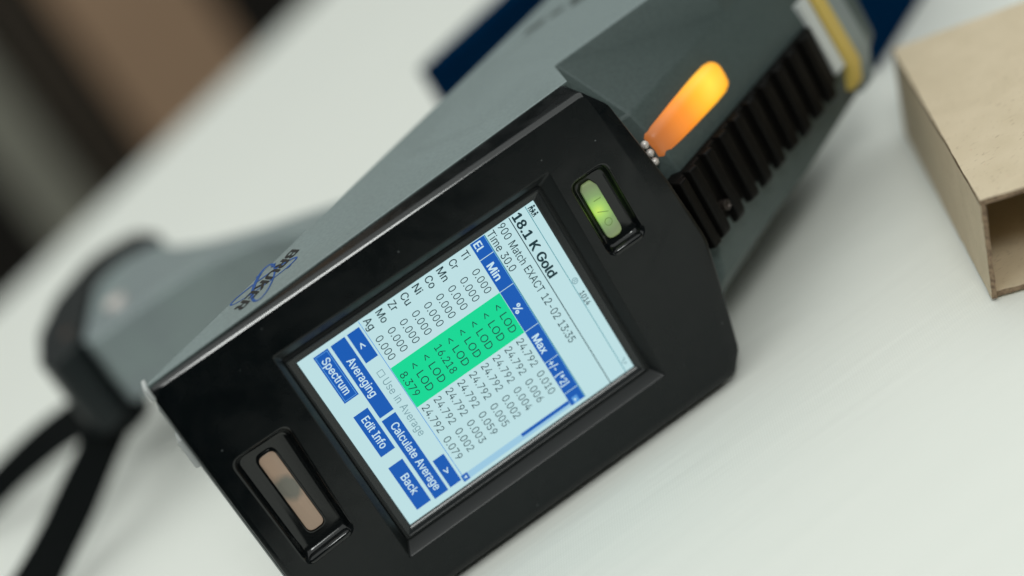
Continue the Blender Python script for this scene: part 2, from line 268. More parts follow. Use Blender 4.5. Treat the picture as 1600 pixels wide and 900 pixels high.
# outlines of a plain grotesque alphabet, thousandths of the type size: (advance, contours)
GL = {
 '%': (676,[[175,283,155,284,137,289,121,297,107,308,95,320,86,335,80,351,76,369,75,388,75,412,76,431,80,448,87,464,96,479,107,492,121,503,137,511,155,515,175,517,196,515,214,511,230,503,244,492,255,479,264,464,270,448,274,431,276,412,276,388,274,369,270,351,264,335,255,320,244,308,230,297,214,289,196,284],[175,327,191,329,203,335,212,346,218,358,222,372,223,388,223,412,222,428,219,441,213,454,204,464,191,470,175,473,160,470,148,464,138,454,132,441,128,428,127,412,127,388,128,372,132,358,138,346,147,335,160,329],[501,-10,481,-8,462,-3,446,5,432,15,421,28,412,43,406,59,402,77,400,95,400,120,402,138,406,156,412,172,421,187,433,200,447,210,463,218,481,223,501,225,522,223,540,218,556,210,570,200,581,187,590,172,596,156,600,138,601,120,601,95,600,77,596,59,589,43,580,28,569,15,555,5,540,-3,521,-8],[501,35,517,37,529,43,538,53,544,66,548,80,549,95,549,120,548,135,544,149,538,162,529,172,517,178,501,180,486,178,473,172,464,162,458,149,454,135,453,120,453,95,454,80,458,66,464,53,473,43,485,37],[132,0,482,509,540,509,191,0]]),
 '*': (453,[[201,223,206,331,114,272,89,315,186,365,89,415,114,459,206,400,201,509,250,509,246,400,337,459,362,415,266,365,362,315,337,272,246,331,250,223]]),
 '+': (453,[[198,34,198,364,255,364,255,34],[61,172,61,226,391,226,391,172]]),
 '-': (453,[[337,244,337,188,114,188,114,244]]),
 '.': (188,[[95,-4,83,-3,73,1,63,9,55,18,51,29,50,41,51,53,55,64,63,73,73,81,83,85,95,87,107,85,118,81,128,73,135,64,140,53,141,41,140,29,135,18,128,9,118,1,107,-3]]),
 '/': (249,[[235,533,71,-76,14,-76,178,533]]),
 '0': (453,[[227,-7,191,-3,158,7,130,24,105,48,85,77,69,113,57,155,50,202,48,254,50,306,57,353,69,395,85,431,106,461,130,484,159,502,191,512,227,516,262,512,295,502,323,484,348,461,368,431,384,395,396,353,403,306,405,254,403,202,396,155,384,113,368,77,348,48,323,24,295,7,263,-3],[227,50,250,52,271,60,290,74,306,92,320,116,330,144,338,176,342,213,344,254,342,295,338,332,330,365,320,393,306,416,290,435,271,449,250,457,227,460,203,457,182,449,163,435,147,416,134,393,123,365,115,332,111,295,109,254,111,213,115,176,123,144,134,116,147,92,163,74,182,60,203,52]]),
 '1': (453,[[76,0,76,55,391,55,391,0],[276,509,276,0,212,0,212,448,209,448,86,358,86,427,198,509]]),
 '2': (453,[[64,0,64,47,234,229,252,248,268,266,282,282,294,298,303,312,311,327,316,341,319,356,320,371,319,389,315,405,308,419,298,431,287,441,273,449,258,455,241,458,224,460,205,458,188,454,172,447,159,438,148,427,139,413,132,398,128,381,127,362,66,362,68,391,75,418,86,442,102,464,121,482,143,496,168,507,196,513,225,516,254,513,281,507,306,497,328,482,346,465,361,445,372,423,379,398,381,372,380,354,377,336,371,318,363,299,351,280,336,259,317,235,294,209,267,180,153,60,153,57,389,57,389,0]]),
 '3': (453,[[218,-7,188,-5,159,1,133,10,108,22,88,38,70,57,57,79,48,104,44,132,109,132,112,115,118,100,126,87,137,76,150,66,165,59,182,54,200,51,219,50,239,51,258,55,275,61,291,69,304,80,315,93,323,108,328,125,329,145,328,163,323,180,316,196,306,211,292,223,275,234,254,241,229,246,201,248,157,248,157,299,288,448,288,452,70,452,70,509,372,509,372,461,211,278,211,289,247,290,279,286,308,276,333,262,354,244,371,222,383,198,391,173,393,145,390,116,383,90,370,66,354,45,333,27,309,12,281,2,251,-5]]),
 '4': (453,[[40,105,40,158,247,509,311,509,109,166,109,163,413,163,413,105],[282,0,282,121,282,146,282,318,343,318,343,0]]),
 '5': (453,[[221,-7,192,-5,165,1,140,11,118,25,99,41,83,60,71,82,63,105,60,130,122,130,125,115,130,102,138,89,148,78,160,68,173,60,188,54,204,51,221,50,241,51,259,56,276,64,291,75,304,89,314,104,322,122,326,141,328,162,326,183,321,203,314,221,303,237,290,251,275,262,257,270,238,275,218,277,201,276,184,273,167,268,152,262,139,255,128,246,67,253,96,509,366,509,366,452,151,452,134,301,136,301,148,311,162,318,178,325,194,330,212,333,229,334,252,332,274,328,294,321,313,311,330,299,345,285,358,269,370,251,379,231,386,210,390,187,391,163,388,132,381,102,369,76,352,52,332,32,309,15,282,3,253,-4]]),
 '6': (453,[[226,-7,196,-4,168,3,142,15,119,31,100,51,84,74,73,101,66,130,64,162,65,187,71,212,80,239,93,268,112,302,137,340,252,509,322,509,151,261,145,261,151,270,157,279,165,288,174,295,184,302,196,307,208,311,221,313,235,314,265,312,291,305,316,295,337,280,355,262,370,240,380,215,387,187,389,157,387,127,379,98,368,73,352,50,333,30,310,14,284,3,257,-4],[226,48,245,50,263,55,279,63,293,73,304,86,314,101,322,119,326,137,327,157,326,178,322,196,314,213,304,228,293,241,279,251,263,259,245,264,226,265,207,264,190,259,174,252,160,241,148,229,138,214,131,197,126,179,125,158,126,138,131,119,138,102,148,86,160,73,174,63,190,55,207,50]]),
 '7': (453,[[97,0,323,448,323,452,62,452,62,509,391,509,391,449,165,0]]),
 '8': (453,[[226,-7,193,-5,163,1,136,11,111,25,91,42,74,62,62,84,54,109,52,135,53,156,58,176,65,195,75,212,87,228,101,241,117,252,134,260,153,265,153,267,129,276,109,289,93,308,80,330,73,354,70,380,73,405,79,429,90,450,106,469,124,485,146,498,170,508,197,514,226,516,255,514,282,508,306,498,328,485,346,469,361,450,373,429,379,405,382,380,379,354,372,330,359,308,343,289,323,276,300,267,300,265,319,260,335,252,351,241,365,228,377,212,387,195,395,176,399,156,401,135,398,109,391,84,378,62,362,42,341,25,317,11,289,1,259,-5],[226,49,248,50,267,54,285,60,300,69,313,79,323,91,331,106,335,121,337,139,335,157,330,173,322,189,312,202,298,213,283,223,265,230,247,234,226,235,206,234,187,230,169,223,154,213,140,202,130,189,122,173,117,157,115,139,117,121,121,106,129,91,139,79,152,69,167,60,185,54,205,50],[226,290,244,291,260,294,274,300,287,308,298,318,307,330,314,344,318,359,319,376,318,392,314,407,308,420,299,432,288,442,275,449,260,455,244,459,226,460,208,459,192,455,177,449,164,442,153,432,145,420,138,407,134,392,133,376,134,359,138,344,145,330,154,318,165,308,178,300,193,294,209,291]]),
 '9': (453,[[226,516,256,513,285,506,310,494,333,478,352,458,368,434,380,408,387,378,389,347,387,322,382,296,373,270,359,240,340,207,315,168,200,0,130,0,301,248,307,248,302,238,295,229,287,221,278,214,268,207,257,202,245,198,232,195,218,195,188,197,161,203,137,214,116,229,98,247,83,269,72,294,66,321,64,352,66,382,73,411,85,436,101,459,120,479,143,494,168,506,196,513],[226,460,207,459,190,454,174,446,160,435,148,423,138,407,131,390,127,372,125,352,127,331,131,313,138,295,148,280,160,268,174,257,190,250,207,245,226,243,245,245,263,249,279,257,293,267,305,280,314,295,322,312,326,330,327,350,326,371,322,390,314,407,305,422,293,435,279,446,263,454,245,459]]),
 ':': (188,[[95,-4,83,-3,73,1,63,9,55,18,51,29,50,41,51,53,55,64,63,73,73,81,83,85,95,87,107,85,118,81,128,73,135,64,140,53,141,41,140,29,135,18,128,9,118,1,107,-3],[95,271,83,272,73,277,63,284,55,294,51,304,50,316,51,328,55,339,63,349,73,356,83,360,95,362,107,360,118,356,128,349,135,339,140,328,141,316,140,304,135,294,128,284,118,277,107,272]]),
 '<': (453,[[65,178,65,220,388,383,388,316,142,200,144,204,144,194,142,198,388,81,388,15]]),
 '>': (453,[[387,178,65,15,65,81,310,198,308,194,308,204,310,200,65,316,65,383,387,220]]),
 'A': (480,[[16,0,201,509,276,509,463,0,395,0,287,302,280,323,272,346,264,372,255,402,244,438,232,478,245,478,233,437,222,402,213,371,204,345,197,322,191,302,85,0],[110,142,110,199,370,199,370,142]]),
 'B': (456,[[60,0,60,509,241,509,274,507,304,501,329,491,350,477,367,461,381,442,390,421,396,398,398,374,397,353,393,336,387,320,378,307,368,295,356,286,343,278,329,272,315,267,315,262,331,260,347,254,363,245,378,234,391,220,402,203,411,184,416,161,418,136,416,111,410,88,400,67,386,48,368,31,344,18,317,8,284,2,247,0],[125,57,245,57,281,60,309,67,330,80,344,96,353,115,355,137,354,153,350,169,342,184,333,197,320,209,306,218,289,225,269,229,248,231,125,231],[125,285,238,285,256,287,273,290,288,296,302,304,314,314,323,326,330,340,335,355,336,372,333,393,326,412,313,429,294,442,270,449,240,452,125,452]]),
 'C': (510,[[267,-7,225,-3,186,7,150,25,119,49,92,79,70,115,53,157,44,203,40,254,44,305,53,352,70,393,92,429,119,459,150,484,186,501,225,512,267,516,293,514,317,511,340,504,362,496,383,485,402,471,419,456,435,438,448,418,459,397,467,373,473,348,408,348,404,365,397,380,389,395,380,407,369,418,357,428,344,437,330,444,315,449,300,453,284,455,267,456,237,453,209,445,184,432,161,414,141,391,125,364,113,332,106,295,103,254,106,213,113,177,125,145,141,117,161,94,184,76,210,63,237,56,267,53,284,54,300,56,315,60,330,65,344,72,357,81,369,90,380,102,389,114,397,128,404,144,408,160,473,160,467,135,459,112,448,91,435,71,420,53,402,38,383,24,363,13,341,5,317,-2,293,-6]]),
 'D': (502,[[219,0,96,0,96,57,215,57,254,60,288,68,318,81,343,99,363,122,379,149,390,181,397,216,399,255,397,294,390,329,379,361,364,388,344,410,320,428,291,441,258,449,221,452,93,452,93,509,225,509,273,505,315,495,353,478,385,455,412,426,433,391,449,351,458,306,462,255,458,205,449,159,433,119,411,83,384,54,351,31,312,14,268,3],[125,509,125,0,60,0,60,509]]),
 'E': (419,[[60,0,60,509,372,509,372,452,125,452,125,286,355,286,355,229,125,229,125,57,375,57,375,0]]),
 'G': (520,[[269,-7,225,-3,185,7,149,25,118,49,91,79,69,116,53,157,43,203,40,254,43,305,53,352,69,393,91,429,117,459,149,484,184,501,223,512,265,516,291,514,316,510,340,504,363,494,384,483,403,469,421,453,436,436,449,416,460,395,468,373,474,349,408,349,402,365,395,379,387,393,378,406,368,417,356,427,344,436,330,443,315,448,300,453,283,455,265,456,236,453,209,445,183,432,160,414,141,392,125,364,113,332,106,295,103,254,106,213,113,177,125,145,141,117,161,95,184,76,210,63,238,56,269,53,296,55,322,61,345,71,365,85,382,102,396,123,407,147,413,173,415,202,434,199,283,199,283,256,478,256,478,200,475,160,466,124,451,91,431,62,406,38,377,19,344,5,308,-4]]),
 'H': (517,[[60,0,60,509,125,509,125,289,392,289,392,509,457,509,457,0,392,0,392,232,125,232,125,0]]),
 'I': (300,[[31,0,31,57,118,57,118,452,31,452,31,509,269,509,269,452,183,452,183,57,269,57,269,0]]),
 'K': (467,[[104,145,104,216,116,231,128,246,139,261,151,275,162,289,174,303,187,317,199,331,212,344,364,509,448,509,231,276,228,276],[60,0,60,509,125,509,125,334,124,225,125,193,125,0],[372,0,188,259,228,309,449,0]]),
 'L': (393,[[60,0,60,509,125,509,125,57,361,57,361,0]]),
 'M': (628,[[60,0,60,509,152,509,277,187,287,159,299,123,311,84,322,49,307,49,318,83,330,121,342,158,352,187,476,509,568,509,568,0,504,0,504,291,504,327,505,369,506,413,507,457,513,457,508,441,503,425,498,409,482,363,467,322,456,291,342,0,286,0,170,291,159,321,145,361,129,408,112,457,119,457,120,416,121,372,122,328,122,291,122,0]]),
 'N': (523,[[60,0,60,509,136,509,343,183,349,174,355,163,363,151,371,137,379,122,388,107,396,90,405,73,414,55,405,54,403,72,402,90,401,108,400,126,399,142,399,157,399,195,399,509,463,509,463,0,387,0,202,290,177,331,168,346,159,363,148,381,108,452,119,454,122,384,124,328,125,291,125,0]]),
 'O': (533,[[267,-7,225,-3,186,7,150,25,119,49,92,79,70,115,53,157,44,203,40,254,44,305,53,352,70,393,92,429,119,459,150,484,186,501,225,512,267,516,309,512,348,501,384,484,415,459,442,429,464,393,480,352,490,305,493,254,490,203,480,157,464,115,442,79,415,49,384,25,348,7,309,-3],[267,53,296,55,324,63,349,76,372,94,392,116,408,144,420,176,428,213,430,254,428,295,420,332,408,365,392,392,372,415,349,433,324,446,296,453,267,456,237,453,210,445,184,433,161,415,142,392,125,364,113,332,106,295,103,254,106,213,113,176,125,144,142,117,161,94,184,76,210,63,237,55]]),
 'R': (449,[[60,0,60,509,236,509,273,506,305,500,333,489,356,473,376,455,390,433,401,408,407,381,409,352,407,323,401,296,390,271,376,250,356,232,333,217,305,206,273,200,236,198,96,198,96,255,234,255,258,256,280,260,298,267,313,276,325,287,334,300,340,316,344,333,345,352,344,371,340,389,334,405,325,419,313,430,298,440,279,446,258,451,233,452,125,452,125,0],[353,0,230,229,303,229,428,0]]),
 'S': (447,[[224,-9,188,-7,156,-1,128,9,102,23,81,40,64,60,51,83,42,109,38,137,104,137,108,118,114,102,123,88,136,76,150,66,166,59,185,53,204,50,224,49,246,50,267,54,286,60,303,69,317,79,329,92,338,106,344,122,346,139,344,154,340,168,332,179,322,189,310,197,296,205,280,211,263,217,245,222,184,239,145,253,112,269,86,289,67,313,56,341,52,372,54,400,62,425,75,448,92,468,113,484,138,498,165,508,195,514,227,516,259,514,289,508,316,498,340,484,360,468,377,449,390,427,398,403,401,378,337,378,332,402,320,421,302,437,280,449,254,456,225,459,204,457,185,454,167,448,152,440,139,430,129,418,121,405,117,391,115,376,117,359,122,345,131,334,142,324,155,315,169,308,184,302,198,297,212,293,264,279,279,275,295,270,312,264,328,256,344,248,359,238,372,226,384,213,395,198,402,180,407,161,408,139,406,112,399,87,386,64,370,43,349,25,323,11,294,0,261,-7]]),
 'T': (449,[[32,452,32,509,417,509,417,452,257,452,257,0,193,0,193,452]]),
 'U': (517,[[259,-8,220,-6,186,2,154,15,126,33,103,55,85,80,71,108,63,140,60,173,60,509,124,509,124,178,126,155,132,133,141,113,153,95,169,80,187,68,208,59,232,53,259,52,285,53,309,59,331,68,349,80,364,95,377,113,385,133,391,155,393,178,393,509,457,509,457,173,454,140,446,108,433,80,414,55,391,33,363,15,332,2,297,-6]]),
 'X': (474,[[18,0,217,284,217,236,29,509,104,509,178,400,188,386,196,373,204,361,211,350,217,340,223,329,230,318,236,305,243,292,232,292,252,329,258,339,265,350,272,361,298,400,374,509,446,509,259,239,259,287,456,0,382,0,292,129,268,165,262,175,256,185,250,195,244,206,237,218,230,231,244,231,238,219,231,207,225,196,219,186,213,176,206,166,182,129,91,0]]),
 'Z': (438,[[42,0,42,46,273,385,284,400,295,415,306,431,318,446,329,461,341,476,348,454,327,453,306,453,285,452,265,452,244,452,223,452,40,452,40,509,397,509,397,462,169,129,157,113,146,97,134,81,97,33,90,54,111,55,131,56,152,57,173,57,193,57,214,57,399,57,399,0]]),
 '[': (273,[[101,-96,101,539,236,539,236,487,160,487,160,-44,236,-44,236,-96]]),
 ']': (273,[[37,-96,37,-44,113,-44,113,487,37,487,37,539,172,539,172,-96]]),
 'a': (389,[[160,-9,137,-7,115,-3,94,5,76,15,60,29,48,45,38,63,32,84,30,108,32,128,36,146,43,161,53,174,64,184,78,193,92,200,108,206,125,211,143,214,161,217,178,220,234,227,247,229,257,231,265,235,271,240,274,246,276,255,276,257,275,272,272,285,267,297,260,307,251,315,240,322,227,327,212,330,196,331,178,330,163,327,149,322,137,316,127,309,118,301,110,292,104,283,100,274,41,291,51,313,64,331,79,346,95,358,114,368,133,375,153,380,173,383,194,384,208,384,223,382,239,379,255,375,271,369,286,360,300,350,312,336,322,320,330,301,335,278,337,251,337,0,277,0,277,52,272,52,267,43,260,34,252,25,242,16,229,8,215,1,199,-4,181,-7],[170,45,192,47,211,51,228,59,242,68,254,80,263,93,270,108,274,122,276,138,276,190,272,187,267,184,259,182,251,180,241,178,231,176,200,171,175,168,161,166,147,163,134,159,122,153,112,147,103,139,97,130,93,118,92,105,93,93,96,82,102,72,109,64,119,57,130,52,142,48,156,46]]),
 'c': (396,[[207,-8,174,-5,144,3,117,16,93,35,72,58,56,85,44,116,37,150,34,187,37,225,44,260,56,291,72,318,93,341,117,360,144,374,174,382,207,384,226,384,243,381,260,377,276,371,291,364,305,356,318,346,330,335,340,322,349,308,356,293,362,277,303,262,300,272,295,281,290,289,284,297,278,304,270,311,261,316,252,321,242,325,231,328,220,329,207,330,184,328,163,321,145,310,130,296,118,278,108,258,102,236,98,212,96,187,98,163,102,139,108,117,118,97,130,80,145,66,163,55,184,49,207,46,220,47,232,49,243,52,253,55,262,60,271,66,279,73,285,80,292,89,297,98,301,107,304,117,363,102,357,86,350,70,341,56,331,43,319,32,306,21,292,12,277,5,261,-1,244,-5,226,-7]]),
 'd': (424,[[195,-8,165,-6,137,3,111,16,89,34,70,57,55,84,43,116,36,151,34,189,36,227,43,261,55,293,70,320,89,342,112,361,137,374,165,382,196,384,218,383,237,379,253,373,267,364,278,355,287,346,295,336,301,327,306,319,311,319,311,509,372,509,372,0,313,0,313,59,307,59,301,50,295,41,287,31,277,21,266,12,252,4,236,-3,217,-7],[205,47,226,49,246,55,263,65,278,78,290,95,299,115,306,138,310,162,312,189,310,216,306,241,300,263,290,282,278,299,263,312,246,322,227,328,205,330,182,328,162,322,145,311,130,298,118,281,108,261,102,239,98,215,96,189,98,163,102,139,109,117,118,97,130,80,145,66,162,55,182,49]]),
 'e': (404,[[212,-8,177,-5,145,3,117,16,92,35,72,58,56,85,44,116,37,150,34,187,36,224,44,258,55,290,71,317,91,340,115,359,142,373,172,382,205,384,226,383,246,380,266,374,285,366,303,355,319,341,334,324,347,305,357,282,365,256,370,227,371,194,371,169,75,169,75,221,338,221,310,202,308,226,304,248,298,269,288,286,277,301,263,314,246,323,227,328,205,330,183,328,164,323,146,313,131,301,119,286,109,270,102,251,97,231,96,211,96,178,98,151,102,127,110,106,121,88,135,73,151,61,169,53,190,48,212,46,227,47,241,49,254,53,265,58,276,65,285,73,294,82,300,93,306,105,365,91,358,72,348,55,335,39,320,26,302,14,283,4,261,-3,237,-7]]),
 'f': (254,[[228,379,228,327,6,327,6,379],[81,0,81,432,82,452,87,470,96,486,107,499,120,510,135,519,152,525,169,529,187,530,201,530,212,529,222,527,231,525,238,523,243,521,227,468,215,472,209,473,202,474,195,474,178,472,164,468,154,460,147,449,143,435,142,419,142,0]]),
 'g': (425,[[207,-151,180,-149,156,-146,134,-140,114,-132,97,-122,82,-110,70,-97,59,-84,51,-69,101,-41,107,-49,114,-57,122,-66,131,-74,142,-82,154,-88,169,-93,187,-96,207,-97,236,-95,261,-87,282,-75,298,-58,308,-34,311,-6,311,68,306,68,301,60,294,51,287,41,277,32,266,23,252,16,236,10,217,6,195,5,165,7,138,14,113,27,90,43,71,65,55,90,43,120,36,154,34,191,36,229,43,263,55,293,71,320,90,342,112,361,138,374,166,382,196,384,218,383,237,379,253,373,267,365,279,356,288,346,296,336,302,327,308,319,313,319,313,379,372,379,372,-9,370,-40,363,-67,350,-90,334,-109,314,-124,291,-136,265,-144,237,-149],[205,59,227,61,246,66,264,75,278,87,290,103,300,121,307,142,311,166,312,193,311,219,307,242,300,264,291,283,279,299,264,312,247,322,227,328,205,330,182,328,163,322,145,312,130,298,118,282,109,262,102,241,98,218,96,193,98,167,102,144,109,123,118,104,131,88,145,76,163,66,183,61]]),
 'h': (410,[[114,227,114,0,53,0,53,509,114,509,114,287,102,287,116,319,132,344,152,362,175,374,200,382,227,384,252,383,275,377,295,369,313,356,328,340,341,321,350,298,355,271,357,240,357,0,296,0,296,235,293,263,286,286,273,304,256,318,235,326,210,329,192,328,176,324,161,317,147,308,136,297,126,283,119,266,115,248]]),
 'i': (167,[[53,0,53,379,114,379,114,0],[84,443,73,444,63,448,54,455,47,463,43,472,41,483,43,494,47,504,54,512,63,518,73,522,84,524,95,522,105,518,114,512,121,504,125,494,126,483,125,472,121,463,114,455,105,448,95,444]]),
 'k': (381,[[110,137,110,212,121,212,284,379,360,379,184,199,177,199],[53,0,53,509,114,509,114,0],[294,0,148,186,191,229,372,0]]),
 'l': (189,[[139,-2,112,0,91,8,74,20,62,37,55,59,53,84,53,509,114,509,114,99,114,83,117,71,120,62,126,57,135,53,146,52,160,53,170,54,181,3,162,-1,154,-2,147,-2]]),
 'm': (610,[[53,0,53,379,112,379,112,295,108,295,114,314,122,331,132,346,144,358,158,368,172,376,187,382,203,385,219,386,245,383,268,375,287,361,303,342,314,320,321,295,312,295,318,312,326,329,337,343,350,356,364,366,381,375,398,381,417,385,437,386,458,385,478,380,497,372,514,361,529,346,541,328,550,307,555,283,557,255,557,0,496,0,496,254,493,279,485,298,473,313,456,323,438,329,419,330,402,329,387,326,374,320,363,312,353,302,345,290,340,277,336,263,335,247,335,0,274,0,274,260,272,280,265,297,253,311,238,322,220,328,199,330,185,329,171,326,158,320,145,312,135,302,126,289,119,274,115,257,114,238,114,0]]),
 'n': (410,[[114,227,114,0,53,0,53,379,112,379,112,287,102,287,116,319,132,344,152,362,175,374,200,382,227,384,252,383,275,377,295,369,313,356,328,340,341,321,350,298,355,271,357,240,357,0,296,0,296,235,293,263,286,286,273,304,256,318,235,326,210,329,192,328,176,324,161,317,147,308,136,297,126,283,119,266,115,248]]),
 'o': (415,[[207,-8,174,-5,144,3,117,16,93,35,72,58,56,85,44,116,37,150,34,187,37,225,44,260,56,291,72,318,93,341,117,360,144,374,174,382,207,384,241,382,271,374,299,360,323,341,343,318,359,291,371,260,379,225,381,187,379,150,371,116,359,85,343,58,323,35,299,16,271,3,241,-5],[207,46,231,49,252,55,270,66,285,80,298,97,307,117,314,139,318,163,319,187,318,212,314,236,307,258,298,278,285,296,270,310,252,321,231,328,207,330,184,328,163,321,145,310,130,296,118,278,108,258,102,236,98,212,96,187,98,163,102,139,108,117,118,97,130,80,145,66,163,55,184,49]]),
 'p': (424,[[53,-143,53,379,112,379,112,319,118,319,123,327,130,336,137,346,147,355,158,364,171,373,188,379,207,383,229,384,259,382,287,374,313,361,335,342,354,320,370,293,381,261,388,227,390,189,388,151,381,116,370,84,355,57,336,34,313,16,288,3,260,-6,229,-8,208,-7,189,-3,173,4,159,12,147,21,138,31,130,41,124,50,118,59,114,59,114,-143],[220,47,242,49,262,55,279,66,294,80,306,97,316,117,323,139,327,163,328,189,327,215,323,239,316,261,307,281,295,298,280,311,262,322,243,328,220,330,198,328,178,322,161,312,147,299,134,282,125,263,118,241,114,216,113,189,114,162,118,138,125,115,135,95,147,78,162,65,179,55,198,49]]),
 'r': (259,[[53,0,53,379,112,379,112,321,115,321,124,339,137,354,152,367,171,377,191,383,213,385,229,384,243,384,243,322,230,324,223,325,215,326,207,326,190,324,174,321,159,315,146,306,135,296,126,284,119,269,115,254,114,237,114,0]]),
 's': (365,[[182,-8,157,-7,133,-3,112,3,93,12,76,24,62,38,50,54,41,73,36,94,94,107,101,87,111,72,124,60,141,52,160,47,181,45,206,47,227,53,244,62,258,74,265,88,268,103,266,115,262,126,254,136,243,144,229,150,212,155,149,170,118,180,92,192,72,208,58,227,50,249,47,274,49,295,55,314,65,332,79,347,95,360,115,370,137,378,161,383,187,384,212,383,234,379,254,372,271,363,286,352,299,339,309,324,318,308,324,290,268,277,262,291,254,304,243,316,228,325,210,331,187,333,166,331,147,326,131,317,119,305,111,292,109,277,110,264,115,253,124,243,136,235,152,229,172,223,229,209,261,200,287,187,306,171,320,153,328,131,331,107,329,85,323,65,312,47,298,31,281,18,260,6,236,-2,210,-7]]),
 't': (227,[[204,379,204,327,6,327,6,379],[65,471,126,471,126,98,127,83,130,70,136,61,144,55,156,51,170,50,185,51,202,54,213,2,207,0,200,-2,192,-3,184,-3,176,-4,168,-4,138,-1,113,7,92,21,77,41,68,64,65,93]]),
 'u': (410,[[182,-5,158,-3,135,2,115,11,97,23,82,39,69,59,60,82,54,109,53,139,53,379,114,379,114,144,116,117,124,94,137,75,154,61,175,53,200,50,218,51,234,55,249,62,263,71,274,83,283,97,290,113,295,132,296,153,296,379,357,379,357,0,298,0,298,92,307,92,294,60,277,35,257,17,234,5,209,-3]]),
 'v': (389,[[163,0,17,379,84,379,165,155,173,132,180,110,187,87,193,64,199,42,206,21,184,21,191,42,197,64,203,87,209,110,216,132,224,155,305,379,371,379,226,0]]),
 'x': (379,[[21,0,171,218,171,171,29,379,100,379,147,306,159,287,170,270,179,253,188,237,198,221,207,206,175,206,185,221,194,237,202,253,211,270,222,287,233,306,282,379,352,379,209,169,209,214,358,0,287,0,231,85,219,103,209,120,200,136,191,152,182,167,173,182,205,182,195,167,187,152,178,136,170,120,160,103,148,85,91,0]]),
}
from mathutils.geometry import delaunay_2d_cdt
GFACES = {}
def glyph_faces(ch):
    if ch in GFACES: return GFACES[ch]
    V = []; F = []; cons = []
    for c in GL[ch][1]:
        P = [Vector((c[2*k], c[2*k+1])) for k in range(len(c)//2)]
        Q = []
        for p in P:
            if not Q or (p-Q[-1]).length > 1.5: Q.append(p)
        if (Q[0]-Q[-1]).length < 1.5: Q.pop()
        cons.append(Q)
    area2 = lambda Q: sum(a.x*b.y-b.x*a.y for a, b in zip(Q, Q[1:]+Q[:1]))
    sign = 1 if area2(max(cons, key=lambda Q: abs(area2(Q)))) > 0 else -1
    def wind(p):                      # nonzero winding rule
        w = 0
        for Q in cons:
            for a, b in zip(Q, Q[1:]+Q[:1]):
                if (a.y <= p.y) != (b.y <= p.y):
                    x = a.x+(p.y-a.y)*(b.x-a.x)/(b.y-a.y)
                    if x > p.x: w += 1 if b.y > a.y else -1
        return w
    pts = [p for Q in cons for p in Q]; edges = []; k = 0
    for Q in cons:
        edges += [(k+i, k+(i+1) % len(Q)) for i in range(len(Q))]; k += len(Q)
    v, e, f, *_ = delaunay_2d_cdt(pts, edges, [], 0, 1e-4)
    F = []
    for t in f:
        c = sum((v[i] for i in t), Vector((0, 0)))/len(t)
        if wind(c) != 0: F.append(tuple(t))
    GFACES[ch] = ([(p.x/1000, p.y/1000) for p in v], F)
    return GFACES[ch]
def text2d(body, shear=0.0):
    x = 0.0; V = []; F = []
    for ch in body:
        if ch == ' ': x += 0.24; continue
        v, f = glyph_faces(ch); k = len(V)
        V += [(x+p[0]+shear*p[1], p[1]) for p in v]; F += [tuple(i+k for i in t) for t in f]
        x += GL[ch][0]/1000
    used = sorted({i for t in F for i in t}); mp = {o: n for n, o in enumerate(used)}
    return [V[i] for i in used], [tuple(mp[i] for i in t) for t in F]
CAPH = None
def capheight():
    global CAPH
    if CAPH is None:
        v, f = text2d('H'); CAPH = max(p[1] for p in v)
    return CAPH

# ================================================================== SETTING
# floor and wall of the dim room
obj('floor', [(-4, -3, 0), (4, -3, 0), (4, 3.2, 0), (-4, 3.2, 0)], [(0, 1, 2, 3)], mat('dark_floor', (0.035, 0.030, 0.025), 0.6, vary=(3, (0.02, 0.018, 0.015), 0.3, 0.7)))['kind'] = 'structure'
obj('wall', [(-4, 3.0, 0), (4, 3.0, 0), (4, 3.0, 2.8), (-4, 3.0, 2.8)], [(0, 1, 2, 3)], mat('dark_wall', (0.012, 0.009, 0.006), 0.8, vary=(2, (0.02, 0.016, 0.011), 0.3, 0.7)))['kind'] = 'structure'
def post(name, x0, x1, y, depth, label, material):
    mb = MB()
    prof = rrect(x0, x1, y, y+depth, 0.012, 4)
    mb.loft([[Vector((a, b, 0.0)) for a, b in prof], [Vector((a, b, 2.8)) for a, b in prof]], True, True)
    e = thing(name, (0.5*(x0+x1), y+depth/2, 0), label, 'pillar')
    mb.build('shaft', material, e, smooth=40)
    b2 = rrect(x0-0.012, x1+0.012, y-0.012, y+depth+0.012, 0.004, 3)
    mb2 = MB(); mb2.loft([[Vector((a, b, 0.0)) for a, b in b2], [Vector((a, b, 0.09)) for a, b in b2]], True, True)
    mb2.build('plinth', material, e)
TANW = mat('tan_wood', (0.56, 0.36, 0.225), 0.6, vary=(4, (0.50, 0.32, 0.20), 0.3, 0.7))
OLIVE = mat('olive_grey_paint', (0.36, 0.35, 0.28), 0.6, vary=(5, (0.30, 0.29, 0.235), 0.3, 0.7))
BROWN = mat('dark_brown_wood', (0.085, 0.066, 0.045), 0.6, vary=(5, (0.06, 0.047, 0.033), 0.3, 0.7))
post('pillar', -0.055, 0.170, 2.50, 0.12, 'wide blurred tan wooden pillar standing beyond the table edge', TANW)
post('pillar', -0.285, -0.185, 2.50, 0.08, 'narrow blurred olive grey pillar left of the tan pillar', OLIVE)
post('pillar', -0.175, -0.070, 2.62, 0.05, 'dark brown blurred pillar between the tan and the olive grey ones', BROWN)

